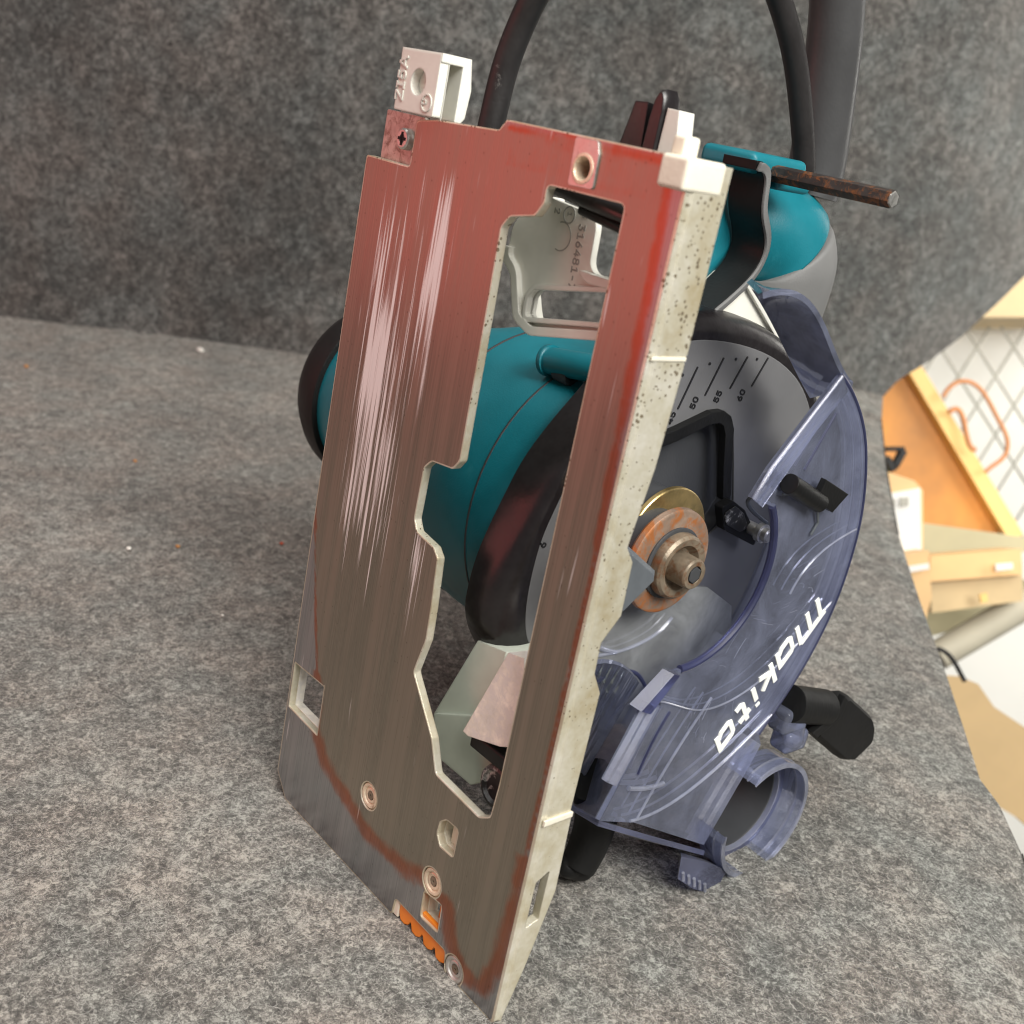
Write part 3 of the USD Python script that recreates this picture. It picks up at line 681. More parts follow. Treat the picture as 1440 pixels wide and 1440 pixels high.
for (a, b) in ([(66, 100), (79.6, 94.9)], [(65.3, 113.4), (77, 108.1)], [(65.5, 125.7), (76.1, 120.5)], [(69.5, 86.9), (84.5, 81.9)]):
    q = LineString([a, b]).buffer(0.36)
    marks.append(ext('u', q, 95.3, 95.65))
for c in [(68, 93.1), (66.1, 107.1), (65.9, 119.4), (72.3, 80)]:
    marks.append(ext('u', Point(*c).buffer(0.55, quad_segs=4), 95.3, 95.65))
put('depth_scale_line', marks, 'black_print', disc)
for t_, o in (('60', [(82.7, 116.2)][0]), ('55', [(83.1, 102.8)][0]), ('50', [(85.4, 90.5)][0]), ('45', [(90.8, 80.1)][0]), ('6', [(134, 30.7)][0])):
    put('depth_number', lettering(t_, 2.8, (95.3, o[0], o[1]), (0, -1, 0.28), (0, -0.28, -1), 0.35), 'black_print', disc)
# black bent return lever across the recess
lv = spline(np.array([(96.8, 93.5, 84), (96.8, 88.0, 98.5), (96.8, 88.0, 105), (97.2, 91.5, 109.6), (98.5, 106, 114.5), (101, 117, 117.5)]), 40)
lever = put('return_lever', [ext('u', LineString([(98, 66), (93.5, 82), (87.6, 98.5), (87.2, 104), (88.8, 107.6), (93, 110.6), (107, 114.8), (119, 119)]).buffer(2.3), 95.2, 98.4), ext('u', rounded(Polygon([(121.4, 111), (119.1, 116.8), (123.4, 125.4), (134.9, 137.1), (139.9, 138.4), (131.1, 116.1)]), 1.0), 99.5, 103.5)], 'black_plastic', saw)
put('lever_paint', ext('u', rounded(Polygon([(123.8, 112.9), (121.3, 118.7), (124.7, 124.8), (131, 130), (132.4, 125.3), (128.7, 116.1)]), 1.2), 103.4, 104.0), 'dusty_black', lever)
sc = [(131.4, 132.4)][0]
put('lever_screw', rev(sc, [(101, 2.6), (107.5, 2.6), (107.6, 3.8), (110, 3.9), (110.2, 2.9), (112.4, 2.8), (113, 2.2)], 28, 'u'), 'screw_steel', saw)

# ---- arbor: flanges, washer and socket bolt on the axis
A_ = (130.0, 63.0)
G_ = (127.5, 71.5)
put('flange_hub', rev(G_, [(84, 17), (110.8, 17), (111, 12)], 64, 'u'), 'recess_dark', saw)
put('inner_flange', rev(G_, [(110.4, 17), (110.6, 19.4), (111.0, 19.8), (112.6, 19.8), (113.0, 19.4), (113.0, 12)], 72, 'u'), 'zinc_gold', saw, label='yellow zinc plated inner flange')
put('flange_gap', rev(A_, [(112.6, 15.5), (120.4, 15.5), (120.5, 10)], 64, 'u'), 'recess_dark', saw)
put('outer_flange', rev(A_, [(119.8, 15.5), (120.3, 18.2), (121.6, 19.2), (123.6, 19.0), (124.2, 18.0), (124.4, 11)], 72, 'u'), 'rusty_flange', saw, label='rusty outer flange')
bolt = put('arbor_bolt', rev(A_, [(123.8, 11.2), (126, 11.8), (128.8, 11.6), (129.8, 10.6), (129.4, 8.2), (126.6, 6.6), (126.4, 5.6), (134.6, 5.5), (135.3, 5.0), (135.2, 3.2), (131.5, 2.9), (131.4, 0.01)], 56, 'u'), 'rusty_bolt', saw, label='rusty socket head bolt')
put('bolt_socket', rev(A_, [(135.25, 3.2), (135.27, 3.05), (131.6, 2.9)], 6, 'u'), 'recess_dark', bolt)
put('spindle_washer', rev(A_, [(123.9, 12.8), (125.0, 13.0), (125.4, 12.2)], 56, 'u'), 'recess_dark', saw)
# grey pointed steel piece under the flange
arrow = Polygon([(115.4, 27.1), (117.3, 29.7), (128.4, 47.2), (132, 47.7), (142.6, 35), (140.7, 32.5)])
put('riving_bracket', hull(np.vstack([u3(list(arrow.exterior.coords)[:-1], 131.0), u3(list(arrow.buffer(-1.5).exterior.coords)[:-1], 132.4), u3(list(arrow.exterior.coords)[:-1], 125)])), 'dark_steel', saw)

# ---- lower casting seen through the bottom of the slot
put('front_casting', [hull(np.vstack([w3([(83.4, 173.1), (98.3, 170.2), (97, 194), (85.4, 208.6), (67.6, 211.3)], 20), w3([(90.1, 170.9), (108.9, 168.4), (115.1, 195.1), (87.1, 217.1), (65.7, 214.2)], 46)])),
                      hull(np.vstack([w3([(69.9, 209.7), (76.8, 224.2), (96.8, 223.9), (115.7, 208.3), (110.6, 188.9), (88.8, 206.8)], 18), w3([(68, 209.5), (75.6, 226.4), (97.3, 225.4), (122.2, 204.4), (115.8, 183.3)], 44)]))], 'cast_green_grey', saw, label='grey green front casting')
put('worn_block', hull(np.vstack([w3([(110.9, 162.3), (118.5, 160.6), (122.5, 173.8), (126.4, 189.4), (116.1, 194.8), (99.8, 200), (96.9, 199.7)], 9), w3([(111.5, 163.1), (122.8, 159.5), (131.6, 188.5), (100.3, 198.9)], 26)])), 'bare_alloy', saw, label='scraped bare alloy block')
put('pivot_screw', rev([(115.2, 211.9)][0], [(30, 8.4), (14, 8.4), (11.5, 7.6), (11, 6.2), (12.4, 5.4), (12.6, 0.01)], 32, 'w'), 'dusty_black', saw, label='black pivot screw dotted with dust')
put('pivot_clip', rbox((100, 198, 10), (126, 204, 18), 1.0), 'black_plastic', saw)

# ---- light grey upper case, black depth arm, handle
put('upper_case', [ext('u', rounded(Polygon([(38.8, 117.6), (40.8, 124.7), (60, 148.4), (84.9, 177.1), (100.3, 174.1), (84.4, 96.8), (63.2, 81.7), (54.2, 95), (55.9, 103.7)]), 1.5), 66, 83.5),
                   ruled(u3([(38.5, 115), (58.8, 143), (84.2, 172.7)], 86), u3([(39.6, 118.4), (59.6, 145.6), (84.9, 174.9)], 80), 3, 2.0)], 'cast_white', saw, label='pale grey upper case plate')
prof = [(0.6, 104), (2, 109), (9, 111.2), (16.3, 113.6), (22, 117.6), (27, 119.6), (33, 118.6), (41, 112), (49, 102), (58, 90), (66, 81)]
pa = spline([(70, a, b) for a, b in prof], 50)
pb = spline([(85.5, a, b) for a, b in prof], 50)
arm = put('depth_arm', ruled(pa, pb, 4, 3.2), 'black_plastic', saw, smooth=40, label='black curved depth arm')
put('arm_edge', ruled(pb + [0.2, 0, 0], pb + [1.2, 0.3, 0.3], 2, 3.0), 'grip_grey', arm)
put('hex_key_holder', [rbox((58, -5.5, 104), (84, 2.0, 136), 2.5), rbox((74, 0, 118), (86, 6, 138), 2.0)], 'teal', saw)
hc = spline([(52, 22, 118), (52, 24, 140), (55, 29, 163), (54, 52, 168), (51, 86, 174), (49, 122, 174)], 60)
rad = np.interp(np.linspace(0, 1, 60), [0, .2, .38, .7, 1], [16, 22.5, 26.5, 24.5, 24])
split = 19
hand = put('handle', [tube(hc[:split + 1], rad[:split + 1], 36), balls([(58, 10, 112), (60, 30, 122), (56, 48, 108), (60, 8, 128)], [8, 9, 9, 7])], 'teal', saw, smooth=50, label='teal rear handle')
put('grip', tube(hc[split:], rad[split:] + np.r_[-0.4, np.zeros(len(rad[split:]) - 1)], 36), 'grip_grey', hand, smooth=50, label='grey rubber grip of the handle')
put('grip_accent', tube(spline([(76, *[(39.2, 154.9)][0]), (77, *[(43.7, 162.1)][0]), (74, *[(52, 175.2)][0])], 12), [0.6, 1.4, 2.2, 2.8, 3.2, 3.4, 3.4, 3.2, 2.8, 2.2, 1.4, 0.6], 14), 'teal', hand)
put('trigger', balls([(60, 62, 200), (60, 76, 203)], [5, 6]), 'black_plastic', hand)

# ---- cords
boot = spline(u3([(6.6, 173), (-4.6, 172.8), (-24.8, 169.2), (-41.6, 165.6), (-58.9, 160.7), (-78.3, 152.3), (-95.4, 143.3)], 60), 60)
put('cord_sleeve', tube(boot, np.linspace(11.6, 9.8, 60), 28), 'cord_grey', saw, label='thick dark grey sleeve round the power cord')
put('power_cord', tube(spline(u3([(3.3, 160.2), (-6.3, 155.8), (-24.7, 145.3), (-38.4, 136.1), (-52.1, 123.7), (-64.3, 108.6), (-75.4, 88.6)], 66), 50), 4.4, 18), 'cord_black', saw, label='thin black cord beside the sleeve')
put('power_cord', tube(spline(w3([(8.3, 17.6), (10.7, 1.1), (12.9, -17.7), (17.7, -32.3), (21.7, -40.7), (34.9, -55.8), (56.1, -64.7)], 44), 50), 4.9, 20), 'cord_black', saw, label='scratched black cord behind the fence holder')

# ---- clear blue dust guard
HC, HR = (130.4, 68.0), 36.5
arc = [(HC[0] + HR * math.cos(a), HC[1] + HR * math.sin(a)) for a in np.linspace(math.radians(2), math.radians(128), 40)]
corner = [(168.2, 80.1), (179.9, 62.9), (222.2, 45.9)]
rimline = np.array([(60.6, 115), (67, 124.8), (74.5, 133.2), (84, 141), (96, 147.6), (108, 152.3), (120, 155.2), (134, 156.2), (147.5, 155.5), (165, 151.5), (181, 144.5), (197.6, 134.2), (205.8, 128.6)])
face_pts = [(103.8, 83.1), (93.4, 88.8), (75.2, 103.2)] + [tuple(q) for q in rimline] + [(211, 132), (219.9, 128.5), (252.3, 112.7), (228.5, 65.5), corner[2], corner[1], (167.5, 60.5)] + arc
gf = Polygon(face_pts).buffer(0)
guard = put('dust_guard', ext('u', gf, 133.2, 135.2), 'clear_blue', saw, label='clear blue dust guard, scuffed')
# outer wall of the guard, running back from the rim
rl = spline(rimline, 70)
n_ = rl - np.array(HC)
n_ /= np.linalg.norm(n_, axis=1, keepdims=True)
put('guard_rim', ruled(np.c_[np.full(70, 134.8), rl], np.c_[np.interp(np.arange(70), [0, 8, 30], [133.5, 128, 94]), rl + n_ * np.interp(np.arange(70), [0, 30], [0, 2.5])[:, None]], 6, 2.0), 'clear_blue', guard)
put('rim_edge', tube(np.c_[np.full(70, 134.6), rl], 1.0, 8), 'clear_edge', guard)
put('hole_edge', tube(np.array([(134.4, a, b) for a, b in arc]), 1.5, 10), 'clear_edge', guard)
# upper band of the guard above the straight edge
put('guard_band', ruled(u3([(35.6, 81), (52.5, 104.8), (66.5, 122.2), (76, 134.8)], 112), u3([(36.6, 61.4), (43.6, 94.5), (60.4, 114.8), (65, 123.4)], 135), 5, 2.0, 20), 'clear_blue', guard)
put('guard_band', ext('u', Polygon([(60.8, 114.6), (75.2, 103.0), (104.2, 83.4), (107.0, 88.6), (80, 107.6), (66, 119.5)]), 135.3, 136.4), 'clear_blue', guard)
put('guard_edge', tube(u3([(104.0, 83.4), (93.4, 88.8), (75.2, 103.2), (60.8, 114.8)], 135.5), 0.8, 8), 'clear_ridge', guard)
# raised curved lines moulded in the face
def moulded(pts, r=0.42, m='clear_ridge', u=135.3):
    put('moulded_line', tube(spline(u3(pts, u), 40), r, 8), m, guard)
moulded([(151.4, 151.4), (157.3, 145.7), (167.2, 136.3), (182.8, 112.1), (186.2, 86.7), (180.4, 69.3), (176.9, 58.9)])
moulded([(121, 153.5), (124, 144.1), (129.6, 133), (144.3, 121.8)])
moulded([(197.5, 133), (208.7, 117.2), (220.2, 97.1), (226.4, 78.2), (226.9, 62.4)], 0.6)
moulded([(181.8, 91), (197.4, 81), (226.7, 66.1)], 0.5)
moulded([(74, 117.9), (94.6, 108.4)], 0.45, 'clear_edge')
moulded([(183.1, 68.8), (193.5, 63.8), (206.6, 60)], 0.55, 'clear_edge')
moulded([(211.6, 56.9), (213.9, 65.7), (214.5, 76.1)], 1.0)
scr = []
for k in range(26):
    a0, r0 = rng.uniform(-0.9, 1.5), rng.uniform(42, 84)
    c0 = np.array([HC[0] + r0 * math.cos(a0), HC[1] + r0 * math.sin(a0)])
    d0 = rng.uniform(0, math.pi)
    e0 = c0 + rng.uniform(2, 9) * np.array([math.cos(d0), math.sin(d0)])
    if gf.buffer(-3).contains(LineString([c0, e0])):
        m0 = (c0 + e0) / 2 + rng.normal(0, 0.5, 2)
        scr.append(tube(spline(u3([c0, m0, e0], 135.22), 8), rng.uniform(0.06, 0.14), 5))
q_ = put('scuff_mark', scr, 'clear_ridge', guard)
q_.SetCustomDataByKey('kind', 'stuff')
# left wall of the outlet, turned towards the base
put('outlet_wall', ruled(u3([(179.9, 62.9), (194.1, 57.4), (222.2, 45.9)], 135), u3([(190.7, 89.9), (214.4, 77.8), (241.3, 64.7)], 104), 4, 2.0, 12), 'clear_blue', guard)
put('outlet_wall', ruled(u3([(185.5, 62.6), (214.1, 62.5), (240.8, 62.6)], 104), u3([(162, 27.2), (163.3, 41.5), (173.5, 57.4)], 128), 3, 1.6, 8), 'clear_blue', guard)
put('outlet_rib', hull(np.vstack([u3([(164.5, 59.1), (166.8, 65.7), (180.2, 54.7), (175.8, 46.2)], 135), u3([(165.5, 61.6), (166.6, 64.9), (179.6, 54.5), (177.5, 49.2)], 138.5)])), 'clear_edge', guard)
put('outlet_rib', hull(np.vstack([u3([(175.3, 52), (179.4, 61.3), (208.3, 48.4), (203.4, 40.7)], 135.4), u3([(176.1, 53.3), (179.1, 60.1), (207.5, 47.8), (204.3, 42)], 137)])), 'clear_blue', guard)
put('outlet_lip', tube(spline(u3([(174.1, 44.4), (173.2, 48.7), (171.5, 51.7), (173, 58.5), (174.7, 63.8), (179.9, 69.9), (184.8, 75.7)], 120), 30), 0.8, 8), 'clear_edge', guard)
put('outlet_floor', ruled(u3([(222.2, 45.9), (232.1, 66), (255.7, 114.8)], 135), u3([(229.6, 51.9), (244.8, 75.1), (269.9, 125.3)], 112), 3, 2.0, 10), 'clear_blue_deep', guard)
# inner hazy wall behind the hole
put('inner_wall', ext('u', Polygon([(150, 50), (146, 70), (150, 104), (160, 122), (176, 128), (196, 112), (205, 88), (200, 62), (186, 42), (168, 36)]), 110, 111.6), 'clear_haze', guard)
put('inner_line', tube(spline(u3([(169.7, 50.4), (169.9, 61.9), (167.9, 74.2), (164.2, 82.6), (159.9, 86.9)], 112), 30), 0.7, 8), 'clear_ridge', guard)
put('inner_line', tube(spline(u3([(166.4, 50.8), (168.2, 54.9), (170, 60.4)], 112), 10), 0.9, 8), 'clear_ridge', guard)
put('inner_block', hull(np.vstack([u3([(166.1, 108.2), (163.7, 117.9), (172, 132.9), (177.9, 125.3)], 100), u3([(167, 110.6), (165, 118.4), (171.6, 129.6), (176.1, 123.8)], 104)])), 'recess_dark', guard)
# round dust port
PC = (244.5, 140.5)
half = Polygon([(212, 131.5), (219.9, 128.7), (252.3, 112.9), (262, 108), (320, 150), (250, 220), (190, 170)])
port = put('dust_port', [ext('u', Point(*PC).buffer(26.0, quad_segs=24).difference(Point(*PC).buffer(24.4, quad_segs=24)).intersection(half), 130, 142)], 'clear_blue', guard)
for k in (0, 1):
    put('port_lip', ext('u', Point(*PC).buffer(26.3, quad_segs=24).difference(Point(*PC).buffer(24.2, quad_segs=24)).intersection(half), 137.2 + 4.2 * k, 138.0 + 4.2 * k), 'clear_ridge', port)
put('port_seat', ext('u', Point(*PC).buffer(24.6, quad_segs=24).difference(Point(*PC).buffer(20.6, quad_segs=24)).intersection(half), 129, 131), 'clear_blue_deep', port)
put('port_seat_edge', ext('u', Point(*PC).buffer(21.0, quad_segs=24).difference(Point(*PC).buffer(20.4, quad_segs=24)).intersection(half), 128.6, 131.4), 'clear_ridge', port)
put('port_pipe', ext('u', Point(*PC).buffer(21.6, quad_segs=24).difference(Point(*PC).buffer(20.0, quad_segs=24)), 86, 129), 'recess_dark', port)
# clear tab with ridges that the saw stands on
tabm = [hull(np.vstack([u3([(247.4, 91.3), (254.3, 107), (264.2, 124.7), (274.6, 120.7), (266.7, 105.2), (258, 93)], 141), u3([(255.2, 103.5), (264.4, 122), (273.6, 134.5), (278.3, 127.2), (267, 105.6)], 132)]))]
tabp = put('guard_tab', tabm, 'clear_blue_deep', guard)
for k in range(5):
    q0, q1 = [(257.9, 93.9), (271.2, 114.7)]
    f0 = 0.1 + 0.2 * k
    c0 = np.array(q0) * (1 - f0) + np.array(q1) * f0
    put('tab_ridge', tube(np.array([(141.6, c0[0], c0[1]), (141.6, c0[0] - 4, c0[1] - 1.5)]), 0.7, 8), 'clear_ridge', tabp)
put('knob_boss', [rbox((128, 198, 142), (138, 209, 158), 2.5), rbox((129, 208, 146), (139, 218, 160), 2.5), balls([(134, 206, 152), (134, 214, 156)], [5.5, 4.5])], 'clear_blue', guard, smooth=40)
# black wing knob
wing = put('wing_knob', [tube(np.array([(134, 196, 146), (134, 203, 172)]), 7.6, 28)], 'rubber_black', saw, label='black wing knob beside the dust port')
wp = rounded(Polygon([(219.2, 175.6), (213.9, 167.1), (199.2, 181.6), (199.6, 187), (214.7, 211.8), (220.3, 216.4), (228.9, 219.1), (236.3, 206.5), (233.6, 198.1)]), 4.0)
put('wing', [hull(np.vstack([u3(list(wp.buffer(-1.5).exterior.coords), 128), u3(list(wp.exterior.coords), 130.5), u3(list(wp.exterior.coords), 134.5), u3(list(wp.buffer(-1.5).exterior.coords), 137)])), ext('u', Polygon([(213.3, 165.4), (206.8, 179.6), (198.6, 180.8), (196.3, 177.6), (203.9, 175.1), (210.3, 161.1)]), 136, 139)], 'rubber_black', wing, smooth=40)
# black T lever on the guard with its spring wire
tl = put('guard_lever', tube(np.array([(139, *[(97.8, 96.3)][0]), (139, *[(106.3, 117.6)][0])]), 3.6, 20), 'black_plastic', saw)
put('lever_plate', hull(np.vstack([u3([(96.7, 114.9), (103.2, 131.4), (109.8, 124.5), (104.2, 112.7)], 141), u3([(96.7, 114.9), (103.2, 131.4), (109.8, 124.5), (104.2, 112.7)], 138.6)])), 'black_plastic', tl)
put('spring_wire', tube(spline([(112, *[(125.6, 129.2)][0]), (126, *[(106.8, 100.6)][0]), (138, *[(102.1, 100.3)][0])], 16), 0.8, 8), 'dark_steel', tl)
put('spring_wire', tube(np.array([(137, *[(109.2, 120.8)][0]), (136.4, *[(115.5, 124.5)][0]), (136, *[(120.3, 122.9)][0])]), 0.55, 8), 'dark_steel', tl)
# maker's lettering moulded on the guard
GLYPH = {'M': ([[(-0.18, 0.98), (0.86, 0.98)], [(0, 0), (0, 0.98)], [(0.43, 0), (0.43, 0.98)], [(0.86, 0), (0.86, 0.98)]], 1.16),
         'a': ([[(0.50, 0.70), (0.08, 0.70), (0, 0.60), (0, 0.10), (0.08, 0), (0.36, 0), (0.50, 0.16)], [(0.54, 0.80), (0.54, -0.06)]], 0.82),
         'k': ([[(0, 0), (0, 1.05)], [(0.46, 0.72), (0.06, 0.36), (0.48, 0)]], 0.74),
         'i': ([[(0, 0), (0, 0.72)], [(0, 0.93), (0, 1.05)]], 0.32),
         't': ([[(0.12, 1.0), (0.12, 0.12), (0.20, 0), (0.38, 0)], [(-0.06, 0.70), (0.38, 0.70)]], 0.64)}
d_, u_ = np.array([57, -43]) / 71.4, np.array([0.60, 0.80])
pen, strokes = 0.0, []
for ch in 'Makita':
    for st in GLYPH[ch][0]:
        q = np.array([(148.8, 140.6) + d_ * ((pen + px) * 15.6 + 0.28 * py * 9.8) + u_ * py * 9.8 for px, py in st])
        strokes.append(LineString(q).buffer(1.12, cap_style=2, join_style=2))
    pen += GLYPH[ch][1]
put('maker_logo', ext('u', unary_union(strokes), 135.25, 135.75), 'white_print', guard)
# black foot under the outlet
put('rear_foot', [tube(spline([(114, 222, 62), (114, 244, 70), (114, 262, 66)], 12), np.linspace(9.5, 7, 12), 24), balls([(112, 262, 63), (112, 266, 71)], 5)], 'rubber_black', saw, smooth=40)

# ------------------------------------------------------------------ hex key left in its holder
rod = xform('hex_key', (0, 0, 0), LEAN)
tag(rod, 'rusty straight hex key poking out to the right of the teal holder', 'hex key')
rt = tube(np.array([(60, 0.2, 122), (84, 0.5, 117), (134, 0.9, 117)]), 3.1, 6)
r_ = put('shaft', rt, 'rusty_rod', rod, smooth=False)
put('worn_tip', rev((0.9, 117.0), [(134.0, 2.9), (134.5, 2.6)], 6, 'u'), 'screw_steel', r_, smooth=False)


# ------------------------------------------------------------------ shop shelf beyond the table edge
def slab(pts, back, t):
    """flat shape with thickness t going back"""
    Pp = np.asarray(pts, float)
    n = np.cross(Pp[1] - Pp[0], Pp[2] - Pp[0])
    n /= np.linalg.norm(n)
    if n @ np.asarray(back) < 0:
        n = -n
    c = Pp.mean(0)
    k = len(Pp)
    V = np.vstack([Pp, Pp + n * t])
    F = []
    ux = (Pp[1] - Pp[0]) / np.linalg.norm(Pp[1] - Pp[0])
    uy = np.cross(n, ux)
    tri = trimesh.creation.triangulate_polygon(Polygon(np.c_[(Pp - c) @ ux, (Pp - c) @ uy]), engine='earcut')
    m = trimesh.creation.extrude_polygon(Polygon(np.c_[(Pp - c) @ ux, (Pp - c) @ uy]), t, engine='earcut')
    x, y, z = np.asarray(m.vertices).T
    m.vertices = c + x[:, None] * ux + y[:, None] * uy + z[:, None] * n
    m.fix_normals()
    return m


fwd = -np.array(((0.625231, 0.770915, 0.121557, 0.000000), (-0.363015, 0.149392, 0.919730, 0.000000), (0.690873, -0.619171, 0.373258, 0.000000), (0.360081, -0.210672, 0.302202, 1.000000)))[2][:3]


def thing(name, label, cat, group=None):
    return tag(xform(name), label, cat, group)


bw = slab([(-0.9426, 1.5913, 0.0765), (-0.6164, 1.9936, 0.14), (-0.0851, 1.775, -1.2062), (-0.4113, 1.3727, -1.2696)], fwd, 0.03)
tag(put('shop_wall', bw, 'shop_white', raw=True, smooth=False), 'white shop wall behind the shelf', kind='structure')
t = thing('wire_panel', 'grey diamond wire mesh panel against the white shop wall', 'wire panel')
for k in range(-4, 9):
    a = 1300 + 52 * k
    for sgn in (-1, 1):
        pass
wires = [(-0.7508, 1.5643, -0.0555), (-0.4301, 1.7065, -0.4133), (-0.7114, 1.6129, -0.0479), (-0.3906, 1.7551, -0.4057), (-0.672, 1.6615, -0.0402), (-0.3512, 1.8037, -0.398), (-0.7902, 1.5157, -0.0632), (-0.4695, 1.6579, -0.421), (-0.8296, 1.4671, -0.0709), (-0.5089, 1.6093, -0.4286), (-0.6326, 1.7101, -0.0326), (-0.3118, 1.8523, -0.3903), (-0.7053, 1.6203, -0.0467), (-0.718, 1.3514, -0.4693), (-0.6659, 1.6689, -0.039), (-0.6786, 1.4, -0.4616), (-0.6265, 1.7175, -0.0314), (-0.6392, 1.4486, -0.454), (-0.5871, 1.7661, -0.0237), (-0.5998, 1.4972, -0.4463), (-0.5477, 1.8147, -0.0161), (-0.5604, 1.5458, -0.4387), (-0.5083, 1.8633, -0.0084), (-0.521, 1.5943, -0.431), (-0.4689, 1.9119, -0.0007), (-0.4816, 1.6429, -0.4233)]
for i in range(0, len(wires), 2):
    put('wire', tube(np.linspace(wires[i], wires[i + 1], 6), 0.0022, 8), 'wire_metal', t, raw=True)
t = thing('storage_bin', 'orange open storage bin with a pale yellow rim', 'storage bin')
put('side', slab([(-0.4718, 1.1491, -0.055), (-0.4504, 1.1867, -0.0322), (-0.2864, 1.2544, -0.2236), (-0.3616, 1.1656, -0.2317), (-0.421, 1.1176, -0.2014)], fwd, 0.012), 'bin_orange', t, raw=True, smooth=False)
put('rim', slab([(-0.4444, 1.1609, -0.0325), (-0.4367, 1.1749, -0.0236), (-0.2688, 1.2469, -0.215), (-0.2795, 1.2304, -0.2226)], fwd, 0.05), 'bin_rim', t, raw=True, smooth=False)
g = put('extension_cord', tube(spline([(-0.3852, 1.1648, -0.0553), (-0.3844, 1.1729, -0.0434), (-0.3777, 1.186, -0.034), (-0.3662, 1.1981, -0.0354), (-0.3493, 1.208, -0.0501), (-0.3291, 1.2155, -0.075), (-0.3124, 1.2199, -0.0987), (-0.3086, 1.2137, -0.116), (-0.3134, 1.2007, -0.1286), (-0.3162, 1.1924, -0.1373)], 40), 0.0028, 10), 'cable_orange', raw=True)
tag(g, 'thin orange cable looped against the wire mesh', 'cable')
g = put('loose_strap', tube(spline([(-0.3734, 1.1674, -0.0728), (-0.3688, 1.1758, -0.0674), (-0.3538, 1.1808, -0.087), (-0.3347, 1.187, -0.1121)], 20), 0.0035, 10), 'cable_orange', raw=True)
tag(g, 'short orange strap end beside the bin rim', 'strap')
t = thing('battery_pack', 'peach battery pack with white label and orange triangle, in front of the bin', 'battery')
put('body', slab([(-0.3047, 0.9065, -0.0971), (-0.293, 0.9228, -0.0917), (-0.2718, 0.9432, -0.0969), (-0.2619, 0.9489, -0.1059), (-0.2367, 0.9385, -0.1697), (-0.2533, 0.9162, -0.1761), (-0.2744, 0.9005, -0.163)], fwd, 0.06), 'peach_box', t, raw=True, smooth=False)
lb = put('label_plate', slab([(-0.2899, 0.9036, -0.1157), (-0.2626, 0.9424, -0.1019), (-0.2366, 0.9333, -0.1652), (-0.2576, 0.9065, -0.1708)], fwd, 0.004), 'label_white', t, raw=True, smooth=False)
put('warning_triangle', slab([(-0.2824, 0.8978, -0.1314), (-0.2835, 0.9015, -0.1231), (-0.2773, 0.9045, -0.1296)], fwd, 0.002), 'orange_plastic', lb, raw=True, smooth=False)
put('printed_mark', [slab([(-0.2796, 0.9095, -0.1169), (-0.274, 0.9169, -0.1151), (-0.2706, 0.9155, -0.1237), (-0.2762, 0.9081, -0.1256)], fwd, 0.002), slab([(-0.2709, 0.9212, -0.1137), (-0.2653, 0.9286, -0.1118), (-0.2619, 0.9272, -0.1205), (-0.2675, 0.9198, -0.1223)], fwd, 0.002)], 'wire_metal', lb, raw=True, smooth=False)
t = thing('spring_clamp', 'small black clamp with lime end on the battery pack', 'clamp')
put('jaw', [slab([(-0.3033, 0.9213, -0.075), (-0.2983, 0.9266, -0.0756), (-0.2882, 0.9305, -0.0876), (-0.291, 0.9252, -0.0913)], fwd, 0.015), slab([(-0.2929, 0.9389, -0.0651), (-0.2882, 0.9418, -0.0689), (-0.2878, 0.932, -0.086), (-0.2925, 0.929, -0.0822)], fwd, 0.015), slab([(-0.3043, 0.9258, -0.0658), (-0.2924, 0.9404, -0.0635), (-0.2902, 0.9403, -0.0678), (-0.3035, 0.9239, -0.0703)], fwd, 0.015)], 'black_plastic', t, raw=True, smooth=False)
put('lime_end', slab([(-0.2988, 0.9048, -0.0838), (-0.2959, 0.9117, -0.0778), (-0.2901, 0.9133, -0.086), (-0.2917, 0.9075, -0.0925), (-0.2952, 0.9042, -0.0916)], fwd, 0.012), 'lime_plastic', t, raw=True, smooth=False)
g = put('shelf_board', slab([(-0.3204, 1.0754, -0.1896), (-0.223, 1.1835, -0.1907), (-0.2172, 1.1811, -0.2052), (-0.3054, 1.0692, -0.2276)], fwd, 0.08), 'olive_board', raw=True, smooth=False)
tag(g, 'olive tan shelf board under the orange bin', 'shelf board')
g = put('tan_carton', slab([(-0.2345, 0.867, -0.1586), (-0.2111, 0.8994, -0.148), (-0.191, 0.8943, -0.1936), (-0.1848, 0.8839, -0.2224), (-0.1915, 0.8711, -0.2313)], fwd, 0.06), 'peach_box', raw=True, smooth=False)
tag(g, 'small peach carton below the battery pack', 'carton')
t = thing('long_carton', 'long tan carton lying beside the peach carton', 'carton')
put('lid', slab([(-0.2534, 0.9885, -0.1899), (-0.1909, 1.0705, -0.1696), (-0.1792, 1.0673, -0.1965), (-0.2427, 0.9841, -0.217)], fwd, 0.06), 'peach_box', t, raw=True, smooth=False)
put('side', slab([(-0.2472, 0.993, -0.2208), (-0.1832, 1.0768, -0.2002), (-0.1721, 1.0722, -0.2283), (-0.233, 0.9888, -0.254)], fwd, 0.05), 'tan_board', t, raw=True, smooth=False)
g = put('ceiling_beam', slab([(-0.6135, 1.5722, -0.0286), (-0.4623, 1.7586, 0.0008), (-0.4878, 1.7691, 0.0654), (-0.6135, 1.6313, 0.0695)], fwd, 0.12), 'tan_board', raw=True, smooth=False)
tag(g, 'tan wooden beam above the wire mesh panel', 'beam')
g = put('paper_roll', tube(np.linspace(*[(-0.2277, 1.0217, -0.3163), (-0.1641, 1.1543, -0.214)], 8), 0.018, 24), 'roll_beige', raw=True)
tag(g, 'beige tube leaning diagonally behind the table edge', 'tube')
